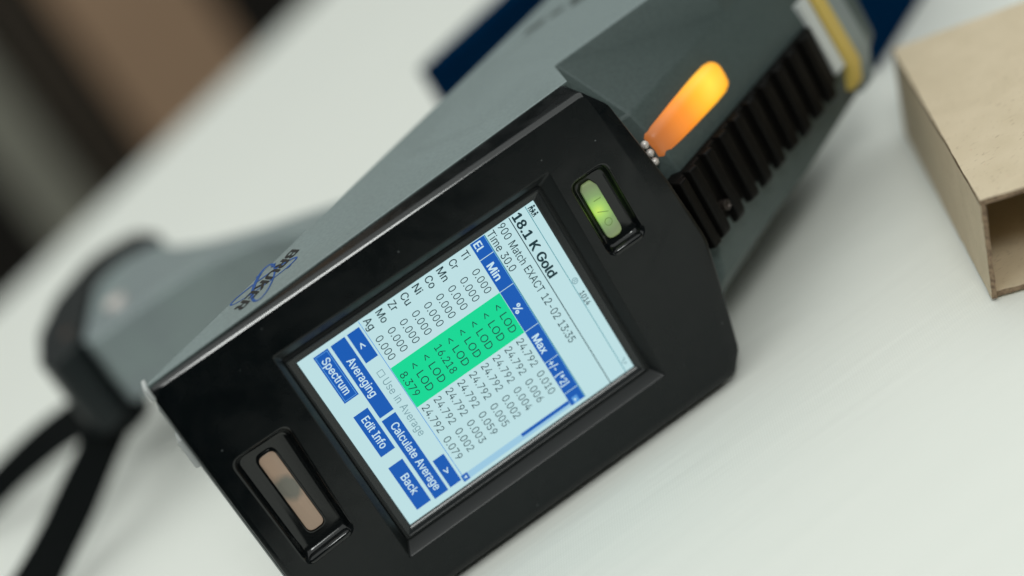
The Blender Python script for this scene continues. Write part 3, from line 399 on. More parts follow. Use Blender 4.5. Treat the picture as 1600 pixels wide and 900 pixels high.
# table with its white cloth: long sides run along ev, 760 mm apart
P0 = Vector((-124, 604)); ev = Vector((0.7206, 0.6933)); nv = Vector((0.6933, -0.7206))
def cloth():
    mb = MB(); S0, S1 = -452, 1300; WD = 765
    ss = [S0+(S1-S0)*i/260 for i in range(261)]
    rows = []                                   # (offset across, drop)
    R = 12
    for k in range(10, 0, -1): rows.append((-R-3.0*math.sin(k), -R-k*22))
    for k in range(7): a = math.pi/2*(1-k/6); rows.append((-R*math.sin(a), -R*(1-math.cos(a))))
    nin = 150
    for k in range(1, nin): rows.append((WD*k/nin, 0))
    for k in range(7): a = math.pi/2*k/6; rows.append((WD+R*math.sin(a), -R*(1-math.cos(a))))
    for k in range(1, 11): rows.append((WD+R+3*math.sin(k*1.3), -R-k*22))
    for q, dz in rows:
        for s in ss:
            p = P0+ev*s+nv*q
            h = 0.0
            if dz == 0:
                t = ev*s+nv*q
                h = 0.5*noise.noise(Vector((t.x*0.006, t.y*0.012, 0.3)))+0.25*noise.noise(Vector((t.x*0.02, t.y*0.045, 4.3)))
                h -= 0.75
                # one soft fold running along the table behind the analyzer
                h += 1.2*math.exp(-((q-150-0.05*s)/28.0)**2)*(0.6+0.4*noise.noise(Vector((s*0.01, 0, 9))))
            wob = 0
            if dz < -R: wob = 7*math.sin(s*0.035)*min(1, -dz/120)
            mb.v.append(W(p.x+nv.x*wob, p.y+nv.y*wob, ZT+dz+h))
    n = len(ss)
    for r in range(len(rows)-1):
        for i in range(n-1):
            a = r*n+i; mb.f.append((a, a+1, a+n+1, a+n))
    # cloth hanging down at the near end
    k = len(mb.v); qs = [WD*i/60 for i in range(61)]; dr = [(2, -1.5), (7, -5), (10, -12), (12, -40), (13, -120), (14, -230)]
    for out, dz in dr:
        for q in qs:
            p = P0+ev*(S0-out-3*math.sin(q*0.05)*min(1, -dz/100))+nv*q; mb.v.append(W(p.x, p.y, ZT+dz))
    for r in range(len(dr)-1):
        for i in range(60): a = k+r*61+i; mb.f.append((a, a+1, a+62, a+61))
    o = mb.build('tablecloth', CLOTH, None, smooth=60)
    o['kind'] = 'structure'
    # table board and legs under the cloth
    t = MB()
    c = [P0+ev*S0+nv*6, P0+ev*S1+nv*6, P0+ev*S1+nv*(WD-6), P0+ev*S0+nv*(WD-6)]
    t.loft([[W(p.x, p.y, ZT-26) for p in c], [W(p.x, p.y, ZT-3.5) for p in c]], True, True)
    for p in (P0+ev*(S0+80)+nv*70, P0+ev*(S1-80)+nv*70, P0+ev*(S1-80)+nv*(WD-70), P0+ev*(S0+80)+nv*(WD-70)):
        ring = [(p.x+18*math.cos(k*math.pi/5), p.y+18*math.sin(k*math.pi/5)) for k in range(10)]
        t.loft([[Vector((x/1000, y/1000, 0)) for x, y in ring], [W(x, y, ZT-26) for x, y in ring]], True, True)
    t.build('table', mat('table_board', (0.25, 0.2, 0.15), 0.6), None)['kind'] = 'structure'
cloth()

# ================================================================== ANALYZER
AN = thing('handheld_analyzer', W(0, 20, ZT), 'grey pistol-grip analyzer with lit display lying on its side on the white cloth', 'analyzer')
D = Vector((0.858, 0.5135)); N = Vector((-0.5135, 0.858))     # along the barrel / towards the grip

# ---- bezel -------------------------------------------------------
YP = -4.0
O_ = [(-69.0, 44.6), (59.8, 45.1), (64.6, 38.0), (68.4, 11.5), (69.7, -7.5), (66.4, -22.5), (62.4, -39.5), (58.0, -45.2), (-69.0, -45.2)]
P_ = [(-67.6, 43.1), (60.2, 43.9), (60.9, 37.5), (62.6, 11.0), (63.2, -7.5), (61.6, -22.5), (58.6, -38.5), (55.8, -42.6), (-67.6, -43.2)]
rad = [2.5, 2.0, 6, 30, 20, 30, 5, 3.2, 2.5]
OL = round_poly(O_, rad, 8); PL = round_poly(P_, rad, 8)
recess = round_poly([(-41.2, -33.1), (41.6, -32.7), (42.6, 32.8), (-40.2, 33.8)], 0.8, 4)
iop = rrect(44.8, 56.6, 3.3, 26.8, 3.0, 6)
sep = round_poly([(-63.2, -18.6), (-47.8, -17.8), (-46.2, 17.3), (-63.6, 17.4)], 3.0, 6)
v2, f2 = fill2d([PL, recess, iop, sep])
mb = MB(); mb.add([W(x, YP, z) for x, z in v2], f2)
k0 = len(mb.f)
prof = [(0, 0), (.05, .01), (.11, .05), (.82, .62), (.92, .82), (.98, 1.15), (1.0, 1.7), (1.0, 16)]
def skirt(x, z): return (-2.2+(x+69)*0.107) if z > -20 or x < -60 else 8.0
mb.loft([[W(p[0]+(q[0]-p[0])*t, YP+dy if dy < 10 else max(YP+3.0, min(12.0, skirt(*q)+2.0)), p[1]+(q[1]-p[1])*t) for p, q in zip(PL, OL)] for t, dy in prof])
bez = mb.build('bezel', [BLACK, EDGE], AN, smooth=35)
nloop = len(PL)
for p in bez.data.polygons:           # polished chamfer running round the front
    if k0+nloop <= p.index < k0+4*nloop and p.center.z > (38-ZT)/1000: p.material_index = 1
# ---- display recess with raised rim -----------------------------
def scaled(loop, cx, cz, hx, hz, r=0.8, seg=4): return rrect(cx-hx, cx+hx, cz-hz, cz+hz, r, seg)
mb = MB()
R1 = round_poly([(-38.9, -30.3), (39.2, -30.2), (39.2, 30.2), (-38.6, 30.4)], 0.8, 4)
def mixl(a, b, t): return [(p[0]+(q[0]-p[0])*t, p[1]+(q[1]-p[1])*t) for p, q in zip(a, b)]
loops = [L3(recess, YP), L3(mixl(recess, R1, .06), YP+.06), L3(mixl(recess, R1, .18), YP+.3), L3(mixl(recess, R1, .95), -1.05), L3(R1, -0.9)]
rim1 = scaled(None, 0, 0, 38.75, 29.85, .7); rim2 = scaled(None, 0, 0, 38.45, 29.55, .7); rim3 = scaled(None, 0, 0, 38.1, 29.2, .6); rim4 = scaled(None, 0, 0, 37.9, 29.0, .5)
loops += [L3(rim1, -1.02), L3(rim2, -1.15), L3(rim3, -1.05), L3(rim4, -0.8)]
mb.loft(loops)
mb.build('display_recess', RECESS, AN, smooth=40)
mb = MB()
gl = rrect(-36.05, 36.05, -27.2, 27.2, 0.15, 4)
g0 = rrect(-37.9, 37.9, -29.0, 29.0, 0.5, 4); g1 = rrect(-36.4, 36.4, -27.6, 27.6, 0.3, 4)
mb.loft([L3(g0, -0.8), L3(mixl(g0, g1, .3), -0.62), L3(g1, -0.35), L3(gl, 0.25)])
mb.build('display_rim', RIM, AN, smooth=50)

# ---- display -----------------------------------------------------
ppx = 0.226; ppy = 0.225
def UV(u, v, h): return W(36-v*ppy, -h, 27.12-u*ppx)
mb = MB(); mb.loft([[UV(u, v, -1.2) for u, v in ((0, 0), (240, 0), (240, 320), (0, 320))], [UV(u, v, 0) for u, v in ((0, 0), (240, 0), (240, 320), (0, 320))]], True, True)
SCR = mb.build('display', LCD, AN)
def rect(name, u0, v0, u1, v1, h, m_, parent=None):
    return obj(name, [UV(u0, v1, h), UV(u1, v1, h), UV(u1, v0, h), UV(u0, v0, h)], [(0, 1, 2, 3)], m_, parent or SCR)
def word(body, u0, u1, base, cap, h, m_, bold=0.0, align=None, parent=None):
    """lettering fitted between u0 and u1 with given baseline row and cap height"""
    v, f = text2d(body)
    ch = capheight(); x0 = min(p[0] for p in v); x1 = max(p[0] for p in v)
    sx = (u1-u0)/(x1-x0); mb = MB()
    shifts = [(0, 0)] if bold <= 0 else [(-bold, 0), (bold, 0), (0, bold*.6), (0, -bold*.6)]
    for k, (dx, dy) in enumerate(shifts):     # heavier weights: thin layers of ink laid side by side
        mb.add([UV(u0+(p[0]+dx-x0)*sx, base-(p[1]+dy)*cap/ch, h+0.004*k) for p in v], f)
    return mb.build('lettering', m_, parent or SCR)
H1, H2, H3 = 0.03, 0.06, 0.09
# top rows
rect('divider_line', 0, 11.3, 240, 12.1, H1, UILINE); rect('divider_line', 0, 33.5, 240, 34.6, H1, UITEXT)
rect('divider_line', 0, 67.2, 235.5, 68.3, H1, UILINE); rect('divider_line', 0, 238.2, 235, 239.0, H1, UIBLUE2)
word('18.1 K Gold', 1.8, 88, 30.8, 11.2, H1, UITEXT, 0.034)
word('900 Match EXACT 12-02 13:35', 0.8, 168.5, 50.6, 9.6, H1, UITEXT, 0.004)
word('Time 30.0', 0.8, 54.8, 65.3, 9.6, H1, UITEXT, 0.004)
word('1014', 124, 142, 10.4, 6.6, H1, UITEXT, 0.014)
def ringmark(cu, cv, r, w_, m_, name='icon'):
    mb = MB(); A = [(cu+r*math.cos(t*math.pi/10), cv+r*math.sin(t*math.pi/10)) for t in range(20)]; B = [(cu+(r-w_)*math.cos(t*math.pi/10), cv+(r-w_)*math.sin(t*math.pi/10)) for t in range(20)]
    mb.loft([[UV(u, v, H1) for u, v in A], [UV(u, v, H1) for u, v in B]])
    return mb.build(name, m_, SCR)
ringmark(108.4, 7.0, 3.9, 0.9, UIGREYT); word('R', 106.9, 110.2, 9.2, 4.4, H1, UIGREYT, 0.01)
# small figures icon, top left
mb = MB()
def uvbox(u0, v0, u1, v1): mb.add([UV(u0, v1, H1), UV(u1, v1, H1), UV(u1, v0, H1), UV(u0, v0, H1)], [(0, 1, 2, 3)])
for c in ((4.0, 1.2, 6.4, 3.4), (3.6, 4.0, 6.6, 7.2), (3.4, 7.2, 4.6, 10.4), (5.8, 7.2, 7.0, 10.4), (8.6, 3.0, 10.6, 5.0), (7.6, 5.4, 11.8, 6.6), (8.2, 6.6, 11.2, 8.6), (7.8, 8.6, 9.0, 10.6), (10.6, 8.6, 11.8, 10.6), (13.0, 1.8, 15.2, 4.0), (12.6, 4.6, 15.4, 7.6), (12.6, 7.6, 13.6, 10.4), (14.8, 7.6, 15.8, 10.4), (6.6, 5.2, 7.6, 6.2)): uvbox(*c)
mb.build('icon', UITEXT, SCR)
mb = MB()
for c in ((223.5, 4.2, 225.3, 6.0), (225.3, 6.0, 227.1, 7.8), (226.9, 8.4, 228.6, 10.2), (229.5, 4.6, 231.0, 8.0)): uvbox(*c)
mb.build('icon', UIGREYT, SCR)
# header row
rect('header_cell', 0, 69, 22.3, 87.6, H1, UIBLUE); rect('header_cell', 23.2, 69, 67.2, 87.6, H1, UIBLUE)
rect('header_cell', 68.0, 69, 124.7, 87.6, H1, UIBLUE); rect('header_cell', 125.5, 69, 171.2, 87.6, H1, UIBLUE)
rect('header_cell', 172.0, 69, 217.5, 87.6, H1, UIBLUE); rect('header_cell', 218.3, 69, 235.4, 87.6, H1, UIBLUE)
rect('divider_line', 0, 68.35, 235.4, 68.95, H1, UIBLUE2)
for t_, a, b in (('El', 2.6, 12.2), ('Min', 32.5, 53.5), ('%', 91, 101), ('Max', 135.5, 159.8), ('+/- [*2]', 173.5, 208.5)):
    word(t_, a, b, 84.6, 9.4, H2, UIWHITE, 0.022)
# result rows
rect('highlight_column', 67.5, 88.1, 124.9, 238.0, H1, UIGREEN)
els = ['Ti', 'Cr', 'Mn', 'Co', 'Ni', 'Cu', 'Zr', 'Mo', 'Ag']
ew = [8.5, 10.8, 16, 14.2, 10.5, 14.2, 10.5, 15.4, 13.8]
pct = ['< LOD']*5+['16.218']+['< LOD']*2+['8.379']
err = ['0.010', '0.006', '0.004', '0.002', '0.005', '0.059', '0.003', '0.002', '0.079']
for i in range(9):
    b = 102.5+i*16.46
    word(els[i], 2.6, 2.6+ew[i], b, 9.3, H1, UITEXT, 0.010)
    word('0.000', 28, 59.6, b, 9.3, H1, UITEXT, 0.0)
    if pct[i][0] == '<': word(pct[i], 77.5, 116.8, b, 9.3, H2, UITEXT, 0.0)
    else: word(pct[i], 96-3.05*len(pct[i])-0.6, 96+3.05*len(pct[i])+1.2, b, 9.3, H2, UITEXT, 0.0)
    word('24.792', 128.6, 166.4, b, 9.3, H1, UITEXT, -0.003)
    word(err[i], 176, 207.5, b, 9.3, H1, UITEXT, -0.004)
# scroll bar
rect('scroll_track', 227.0, 88, 235.4, 231.8, H1, UIPALE); rect('scroll_thumb', 227.0, 88, 231.4, 155.4, H2, UIBLUE)
rect('scroll_track_highlight', 231.4, 88, 235.4, 155.4, H2, UIPALE)
rect('arrow_button', 226.6, 232.0, 235.6, 240.6, H1, UIBLUE)
obj('arrow_mark', [UV(228.8, 234.6, H2), UV(231.1, 238.4, H2), UV(233.4, 234.6, H2)], [(0, 1, 2)], UIWHITE, SCR)
rect('arrow_button', 226.6, 75.5, 235.4, 83.0, H2, UIBLUE2)
obj('arrow_mark', [UV(229, 81.2, H3), UV(233.2, 81.2, H3), UV(231.1, 77.4, H3)], [(0, 1, 2)], UIWHITE, SCR)
# check box and buttons
mb = MB()
for c in ((62.0, 246, 70.0, 246.8), (62.0, 253.2, 70.0, 254), (62.0, 246.8, 62.8, 253.2), (69.2, 246.8, 70.0, 253.2)): uvbox(*c)
mb.build('check_box', UIGREYT, SCR)
word('Use in Average', 74.5, 156.0, 254.2, 9.3, H1, UIGREYT, -0.002)
def button(t_, u0, v0, u1, v1, a, b, bold=0.013, cap=9.8):
    rect('button', u0, v0, u1, v1, H1, UIBLUE)
    word(t_, a, b, (v0+v1)/2+cap*0.45, cap, H2, UIWHITE, bold)
button('<', 5.5, 241.3, 46, 257.5, 22.5, 28.5, 0.02, 9)
button('>', 190.7, 242.4, 231, 257.6, 207.5, 213.5, 0.02, 9)
button('Averaging', 5.5, 260.6, 110, 279.4, 30.5, 83)
button('Calculate Average', 114, 261.0, 231.6, 279.8, 124.5, 222.5)
button('Spectrum', 5.3, 283.3, 71, 302.5, 14.0, 62.5)
button('Edit Info', 90.3, 284, 149.8, 303.3, 98.5, 141.5)
button('Back', 166, 284.3, 229.6, 303.8, 184, 211.0)
mb = MB()
for c in ((7.0, 284.9, 69.4, 285.6), (7.0, 300.2, 69.4, 300.9), (7.0, 285.6, 7.7, 300.2), (68.7, 285.6, 69.4, 300.2)):
    mb.add([UV(c[0], c[3], H2), UV(c[2], c[3], H2), UV(c[2], c[1], H2), UV(c[0], c[1], H2)], [(0, 1, 2, 3)])
mb.build('focus_outline', UIBLUE2, SCR)

# ---- pockets, power button and sensor window --------------------
def pocket(name, outer, floor, yfl, roll=0.9):
    mb = MB(); cx = sum(p[0] for p in outer)/len(outer); cz = sum(p[1] for p in outer)/len(outer)
    L = [L3(outer, YP)]
    for t, dy in ((.06, .05), (.18, .28), (.32, .75), (.45, 1.3), (.62, 2.1), (.80, 2.6), (1.0, yfl-YP)):
        L.append(L3(mixl(outer, floor, t), YP+dy))
    mb.loft(L, False, True)
    return mb.build(name, BLACKS, AN, smooth=40)
iof = rrect(46.4, 54.6, 5.6, 24.6, 2.0, 6)
pocket('power_pocket', iop, iof, -1.1)
sef = round_poly([(-61.0, -15.2), (-50.0, -14.6), (-48.6, 14.8), (-61.2, 15.2)], 2.0, 6)
pocket('sensor_pocket', sep, sef, -1.2)
# sculpted bright-edged lip bars at the lower end of both pockets
def lip(x0, x1, z, yc, r, zs=0.0):
    mb = MB(); n = 12; L = []
    xs = [x0, x0+.15, x0+.6, x0+1.4, x1-1.4, x1-.6, x1-.15, x1]; sc = [.15, .55, .85, 1, 1, .85, .55, .15]
    for x, s in zip(xs, sc):
        L.append([W(x, yc+r*s*math.cos(k*2*math.pi/n)*1.25, z+zs*(x-x0)/(x1-x0)+r*s*math.sin(k*2*math.pi/n)) for k in range(n)])
    mb.loft(L, True, True)
    return mb.build('pocket_lip', BLACKS, AN, smooth=60)
lip(46.0, 55.4, 3.9, -2.9, 1.15); lip(-62.2, -49.0, -17.7, -2.9, 1.25, 0.7)
def pad(name, loop, y0, y1, m_, parent, rnd=0.5):
    cx = sum(p[0] for p in loop)/len(loop); cz = sum(p[1] for p in loop)/len(loop)
    def ins(d):
        out = []
        for p in loop:
            v = Vector((p[0]-cx, p[1]-cz)); l = v.length; out.append((cx+v.x*(l-d)/l, cz+v.y*(l-d)/l))
        return out
    mb = MB(); mb.loft([L3(loop, y0), L3(loop, y1+rnd), L3(ins(rnd*.12), y1+rnd*.55), L3(ins(rnd*.4), y1+rnd*.18), L3(ins(rnd), y1)], True, True)
    return mb.build(name, m_, parent, smooth=50)
bc = W(48.7, -1.9, 15.6)-wloc(AN)
GREENB = lit_material('lit_green_button', (0.30, 0.36, 0.20), [(0, (0.42, 0.62, 0.02)), (.22, (0.20, 0.42, 0.03)), (.5, (0.06, 0.15, 0.03)), (.8, (0.03, 0.05, 0.02)), (1, (0.06, 0.09, 0.02))], bc, 0.0085, 0.95)
bl = round_poly([(47.3, 7.0), (51.9, 6.9), (51.9, 21.6), (50.9, 23.7), (48.3, 23.7), (47.3, 22.4)], [2, 2, 1.0, .9, .9, 1.0], 5)
PB = pad('power_button', bl, -0.9, -1.9, GREENB, AN, 0.5)
EMB = mat('embossed_green', (0.16, 0.22, 0.08), 0.4, emit=(0.05, 0.09, 0.02), estr=1)
def stroke(pts, w_, y, m_, parent, name='power_symbol'):
    mb = MB()
    for a, b in zip(pts[:-1], pts[1:]):
        a = Vector(a); b = Vector(b); n_ = Vector((-(b-a).y, (b-a).x)).normalized()*w_/2
        q = [a+n_, a-n_, b-n_, b+n_]
        mb.loft([[W(p.x, y+.06, p.y) for p in q], [W(p.x, y-.06, p.y) for p in q]], True, True)
    return mb.build(name, m_, parent)
stroke([(48.9, 18.4), (51.0, 18.3)], 0.16, -1.93, EMB, PB); stroke([(48.3, 15.4), (51.0, 14.0)], 0.16, -1.93, EMB, PB)
stroke([(49.6+1.0*math.cos(t*math.pi/10), 11.6+1.0*math.sin(t*math.pi/10)) for t in range(21)], 0.16, -1.93, EMB, PB)
SENS = mat('tan_sensor_window', (0.40, 0.28, 0.205), 0.35, 0, 0.5)
nt = SENS.node_tree; b_ = nt.nodes['Principled BSDF']; tcn = nt.nodes.new('ShaderNodeTexCoord'); vm = nt.nodes.new('ShaderNodeVectorMath'); vm.operation = 'DISTANCE'
vm.inputs[1].default_value = W(-55.8, -1.6, 1.8)-wloc(AN)
nzn = nt.nodes.new('ShaderNodeTexNoise'); nzn.inputs['Scale'].default_value = 260
ma = nt.nodes.new('ShaderNodeMath'); ma.operation = 'MULTIPLY_ADD'; ma.inputs[1].default_value = 0.004
mrn = nt.nodes.new('ShaderNodeMapRange'); mrn.inputs[1].default_value = 0.0042; mrn.inputs[2].default_value = 0.0068; mrn.interpolation_type = 'SMOOTHSTEP'
mxn = nt.nodes.new('ShaderNodeMix'); mxn.data_type = 'RGBA'; mxn.inputs[6].default_value = (0.20, 0.19, 0.16, 1); mxn.inputs[7].default_value = (0.46, 0.325, 0.24, 1)
nt.links.new(tcn.outputs['Object'], vm.inputs[0]); nt.links.new(tcn.outputs['Object'], nzn.inputs['Vector']); nt.links.new(nzn.outputs['Fac'], ma.inputs[0]); nt.links.new(vm.outputs['Value'], ma.inputs[2])
nt.links.new(ma.outputs[0], mrn.inputs[0]); nt.links.new(mrn.outputs[0], mxn.inputs[0]); nt.links.new(mxn.outputs[2], b_.inputs['Base Color'])
SW = pad('sensor_window', rrect(-57.9, -53.0, -11.9, 12.8, 1.9, 6), -1.1, -1.55, SENS, AN, 0.3)
rl = rrect(-58.5, -52.4, -12.5, 13.4, 2.3, 6); rl2 = rrect(-57.95, -52.95, -11.95, 12.85, 1.95, 6)
mb = MB(); mb.loft([L3(rl, -1.15), L3(mixl(rl, rl2, .3), -1.75), L3(mixl(rl, rl2, .8), -1.8), L3(rl2, -1.3)]); mb.build('window_rim', BLACKS, AN, smooth=60)

# ---- grey housing ------------------------------------------------
def ad(a, n): p = D*a+N*n; return (p.x, p.y)
def r_(bx, by, s): return (bx+D.x*s, by+D.y*s)
rings = [
 (45.3,  [(-69.2, -1.8), (-68.3, -3.4), (61.5, 10.0), (64.5, 28.0), (112, 32.0), (152, 60), ad(172, 34.2)]),
 (29.0,  [(-69.6, 0.6), (-69.2, -0.6), (61.5, 9.0), (71.0, 8.0), (115.5, 33.2), (154, 60), ad(176, 36)]),
 (16.0,  [(-69.6, 0.6), (-69.2, -0.6), (61.5, 9.0), r_(67.3, 0.2, 7), r_(67.3, 0.4, 60), r_(67.0, 1.0, 108), ad(178, 36)]),
 (12.0,  [(-69.6, 0.6), (-69.2, -0.6), (61.5, 9.0), r_(67.7, 0, 7), r_(67.7, 0, 60), r_(67.7, 0, 108), ad(178, 36)]),
 (-10.0, [(-69.6, 0.6), (-69.2, -0.6), (61.5, 9.0), r_(69.0, 0, 7), r_(69.0, 0, 60), r_(69.0, 0, 106), ad(178, 36)]),
 (-24.0, [(-69.6, 0.6), (-69.2, -0.6), (60.5, 9.0), r_(64.5, 1.5, 7), r_(64.5, 2.5, 60), r_(62, 6, 100), ad(176, 36)]),
 (-35.0, [(-69.6, 0.6), (-69.2, -0.6), (57.0, 9.5), r_(54.5, 8.5, 7), r_(51.5, 13, 60), r_(48, 17, 98), ad(174, 35)]),
 (-45.3, [(-69.4, 0.6), (-69.0, -0.6), (52.0, 9.5), r_(42, 19, 22), r_(38, 25, 60), r_(35, 29, 96), ad(170, 34)]),
]
mb = MB(); mb.loft([[W(x, y, z) for x, y in L] for z, L in rings], True, True)
HS = mb.build('housing', [GREY, DARKGREY], AN, smooth=30, bevel=(1.4, 4, 14))
for p in HS.data.polygons:           # the top of the barrel is moulded in a darker grey than the side panels
    c = p.normal
    if abs(c.z) < 0.9 and c.x*D.x*0+(-N.x*c.x-N.y*c.y) > 0.15: p.material_index = 1
# pale corner plug and latch along the rear edge of the housing
mb = MB()
mb.loft([[W(x, y, z) for x, y in rrect(-69.95+e*.6, -68.4, -4.2+e, 2.0, .8, 4)] for z, e in ((41.0, .7), (41.6, .3), (43.6, .1), (44.8, .35), (45.5, .9))], True, True)
mb.build('corner_plug', PALE, AN, smooth=60)
mb = MB(); mb.loft([[W(-69.4, -1+y, z), W(-69.75, -0.9+y, z), W(-69.75, 4+y, z), W(-69.4, 5.2+y, z)] for z, y in ((38.0, 0), (-43, 0))], True, True)
mb.build('seam_strip', mat('seam_grey', (0.28, 0.30, 0.295), 0.4), AN)
mb = MB(); mb.loft([rrect_ for rrect_ in ([W(x, 2.2+q, z) for x, z in rrect(-71.3, -69.0, 18.5, 27.0, .8, 3)] for q in (0, 8))], True, True)
mb.build('latch', PALE, AN, smooth=40)

# ---- brand mark on the side panel -------------------------------
TA = Vector((-0.858, -0.5135)); TB = Vector((0.5135, -0.858))
def panel(a, b, h=45.36): p = TA*a+TB*b; return W(p.x, p.y, h)
v, f = text2d('BRUKER', 0.18); x0 = min(p[0] for p in v); x1 = max(p[0] for p in v); ch = capheight()
mb = MB()
for k, dx in enumerate((-.03, 0, .03)):
    mb.add([panel(6.0+(p[0]+dx-x0)/(x1-x0)*25.4, -30.4+p[1]/ch*4.1+(p[0]-x0)/(x1-x0)*2.2, 45.42+.004*k) for p in v], f)
mb.build('lettering', INK, AN)
def ellipse(name, ca, cb, ra, rb, rot, w0, w1, t0=0, t1=360, seg=64, h=45.38):
    mb = MB(); A = []; B = []
    for k in range(seg+1):
        t = math.radians(t0+(t1-t0)*k/seg); ww = w0+(w1-w0)*(0.5-0.5*math.cos(t-math.radians(60)))
        x, y = ra*math.cos(t), rb*math.sin(t); nx, ny = rb*math.cos(t), ra*math.sin(t); l = math.hypot(nx, ny); nx /= l; ny /= l
        for L, s in ((A, .5), (B, -.5)):
            X = x+nx*ww*s; Y = y+ny*ww*s
            L.append(panel(ca+X*math.cos(rot)-Y*math.sin(rot), cb+X*math.sin(rot)+Y*math.cos(rot), h))
    mb.loft([A, B], closed=False)
    return mb.build(name, BLUEINK, AN)
ellipse('orbit_mark', 19.5, -28.1, 10.2, 2.9, math.radians(-25), .45, .8)
ellipse('orbit_mark', 20.1, -27.5, 10.5, 3.0, math.radians(39), .5, 1.1, h=45.40)
for a, b in ((14.2, -22.9), (16.6, -33.6), (12.4, -31.6)):
    obj('orbit_dot', [panel(a+.95*math.cos(k*math.pi/6), b+.55*math.sin(k*math.pi/6), 45.44) for k in range(12)], [tuple(range(12))], BLUEINK, AN)
# blurred dark model mark farther along the panel
for (xa, ya, xb, yb) in ((70.5, 70.5, 80.0, 74.0), (79.5, 70.5, 86.5, 73.5), (86.5, 68.0, 98.0, 75.0)):
    obj('model_mark', [W(xa, ya, 45.4), W(xb-2.5, ya, 45.4), W(xb, yb, 45.4), W(xa+2.5, yb, 45.4)], [(0, 1, 2, 3)], SMUDGE, AN)

# ---- amber lamp on the roof -------------------------------------
def roof(bx, by, s, off, z):       # point on the roof line, off = outward
    return W(bx+D.x*s-N.x*off, by+D.y*s-N.y*off, z)
def lampring(s, w_, h):
    zc = 18.6; out = []
    for k in range(20):
        t = 2*math.pi*k/20; c, s2 = math.cos(t), math.sin(t)
        e = 0.6
        out.append(roof(66.4, 0, s, -4.0+h*(abs(s2)**e)*(1 if s2 > 0 else -1)+0, zc+w_*(abs(c)**e)*(1 if c > 0 else -1)))
    return out
mb = MB(); mb.loft([lampring(s, w_, h) for s, w_, h in ((6.5, 3.2, 3.2), (7.3, 4.2, 4.2), (10, 4.6, 4.8), (20, 4.9, 5.2), (34, 5.2, 5.4), (39, 5.1, 5.3), (41.5, 4.5, 4.8), (42.6, 2.8, 3.2))], True, True)
lc = roof(66.4, 0, 34, 1.0, 20.5)-wloc(AN)
AMBER = lit_material('lit_amber_lens', (0.20, 0.09, 0.05), [(0, (1.0, 0.66, 0.05)), (.2, (1.0, 0.44, 0.012)), (.42, (0.85, 0.24, 0.008)), (.72, (0.42, 0.11, 0.010)), (1, (0.10, 0.03, 0.008))], lc, 0.032, 1.2)
mb.build('indicator_lamp', AMBER, AN, smooth=60)
for xb, zb in ((68.9, 21.2), (69.0, 18.5), (69.0, 15.8)):
    mb = MB(); c = W(xb+.25, 3.4, zb); r = .00115
    mb.loft([[c+Vector((r*math.sin(p)*math.cos(q), r*math.sin(p)*math.sin(q), r*math.cos(p))) for q in [k*math.pi/5 for k in range(10)]] for p in [.05, .5, 1, 1.5, 2, 2.6, 3.09]], True, True)
    mb.build('metal_bead', STEEL, AN, smooth=80)

# ---- ribbed black rail on the ridge -----------------------------
def railbox(s0, s1, off0, off1, z0, z1, sl=0.0):
    L = []
    for s in (s0, s1):
        L.append([roof(68.4, 0, s+(sl if False else 0), o, z) for o, z in ((off0, z0), (off1, z0+.6), (off1, z1-.6), (off0, z1))])
    return L
mb = MB(); mb.loft(railbox(1.5, 79, -2.5, 1.9, -10.2, 9.8), True, True)
RAIL = mb.build('ribbed_rail', MATTE, AN, bevel=(.5, 2))
mb = MB(); mb.loft(railbox(0.8, 4.0, -2.0, 3.4, -12.5, 9.6), True, True); mb.build('rail_end_plate', MATTE, RAIL, bevel=(.5, 2))
for k in range(9):
    s = 7.5+k*8.1
    mb = MB()
    L = []
    for z, dd in ((9.7, -.4), (9.0, 0), (-9.6, 0), (-11.2, -.5), (-12.2-0.5*math.sin(k*2.3), -1.9)):
        L.append([roof(68.4, 0, s-2.4, 0.9, z), roof(68.4, 0, s-1.9, 4.0+dd, z), roof(68.4, 0, s+1.0, 4.5+dd, z), roof(68.4, 0, s+2.3, 0.9, z)])
    mb.loft(L, True, True); mb.build('rib', MATTE, RAIL, smooth=30, bevel=(.5, 2))
for s, z in ((11.5, -5.5),):
    mb = MB(); ring = lambda off, r: [roof(68.4, 0, s+r*math.cos(q*math.pi/6), off, z+r*math.sin(q*math.pi/6)) for q in range(12)]
    mb.loft([ring(2.0, 1.5), ring(4.1, 1.5), ring(4.3, 1.2), ring(3.6, .7)], True, True); mb.build('rail_screw', mat('dark_screw', (.05, .04, .034), .4, .6), RAIL, smooth=50)

# ---- pale and yellow bands round the nose -----------------------
def band(name, s0, s1, off, zs, m_):
    mb = MB(); L = []
    for z, bx, by in zs:
        L.append([roof(bx, by, s0, -.6, z), roof(bx, by, s0, off, z), roof(bx, by, s1, off, z), roof(bx, by, s1, -.6, z)])
    mb.loft(L, True, True); return mb.build(name, m_, AN, smooth=30)
band('pale_band', 80.0, 85.0, 1.6, ((16, 67.6, 0), (8, 68.0, 0), (-8, 68.8, 0)), WHITEP)
band('warning_band', 86.0, 91.5, 2.2, ((45, 61.0, 6), (29, 66.0, 0), (12, 67.7, 0), (-10, 69.0, 0), (-16, 66.8, 0)), YELL)
band('nose_band', 92.0, 99.0, 1.8, ((45, 61.0, 6), (29, 66.0, 0), (12, 67.7, 0), (-10, 69.0, 0), (-20, 65.6, 1)), GREYH)

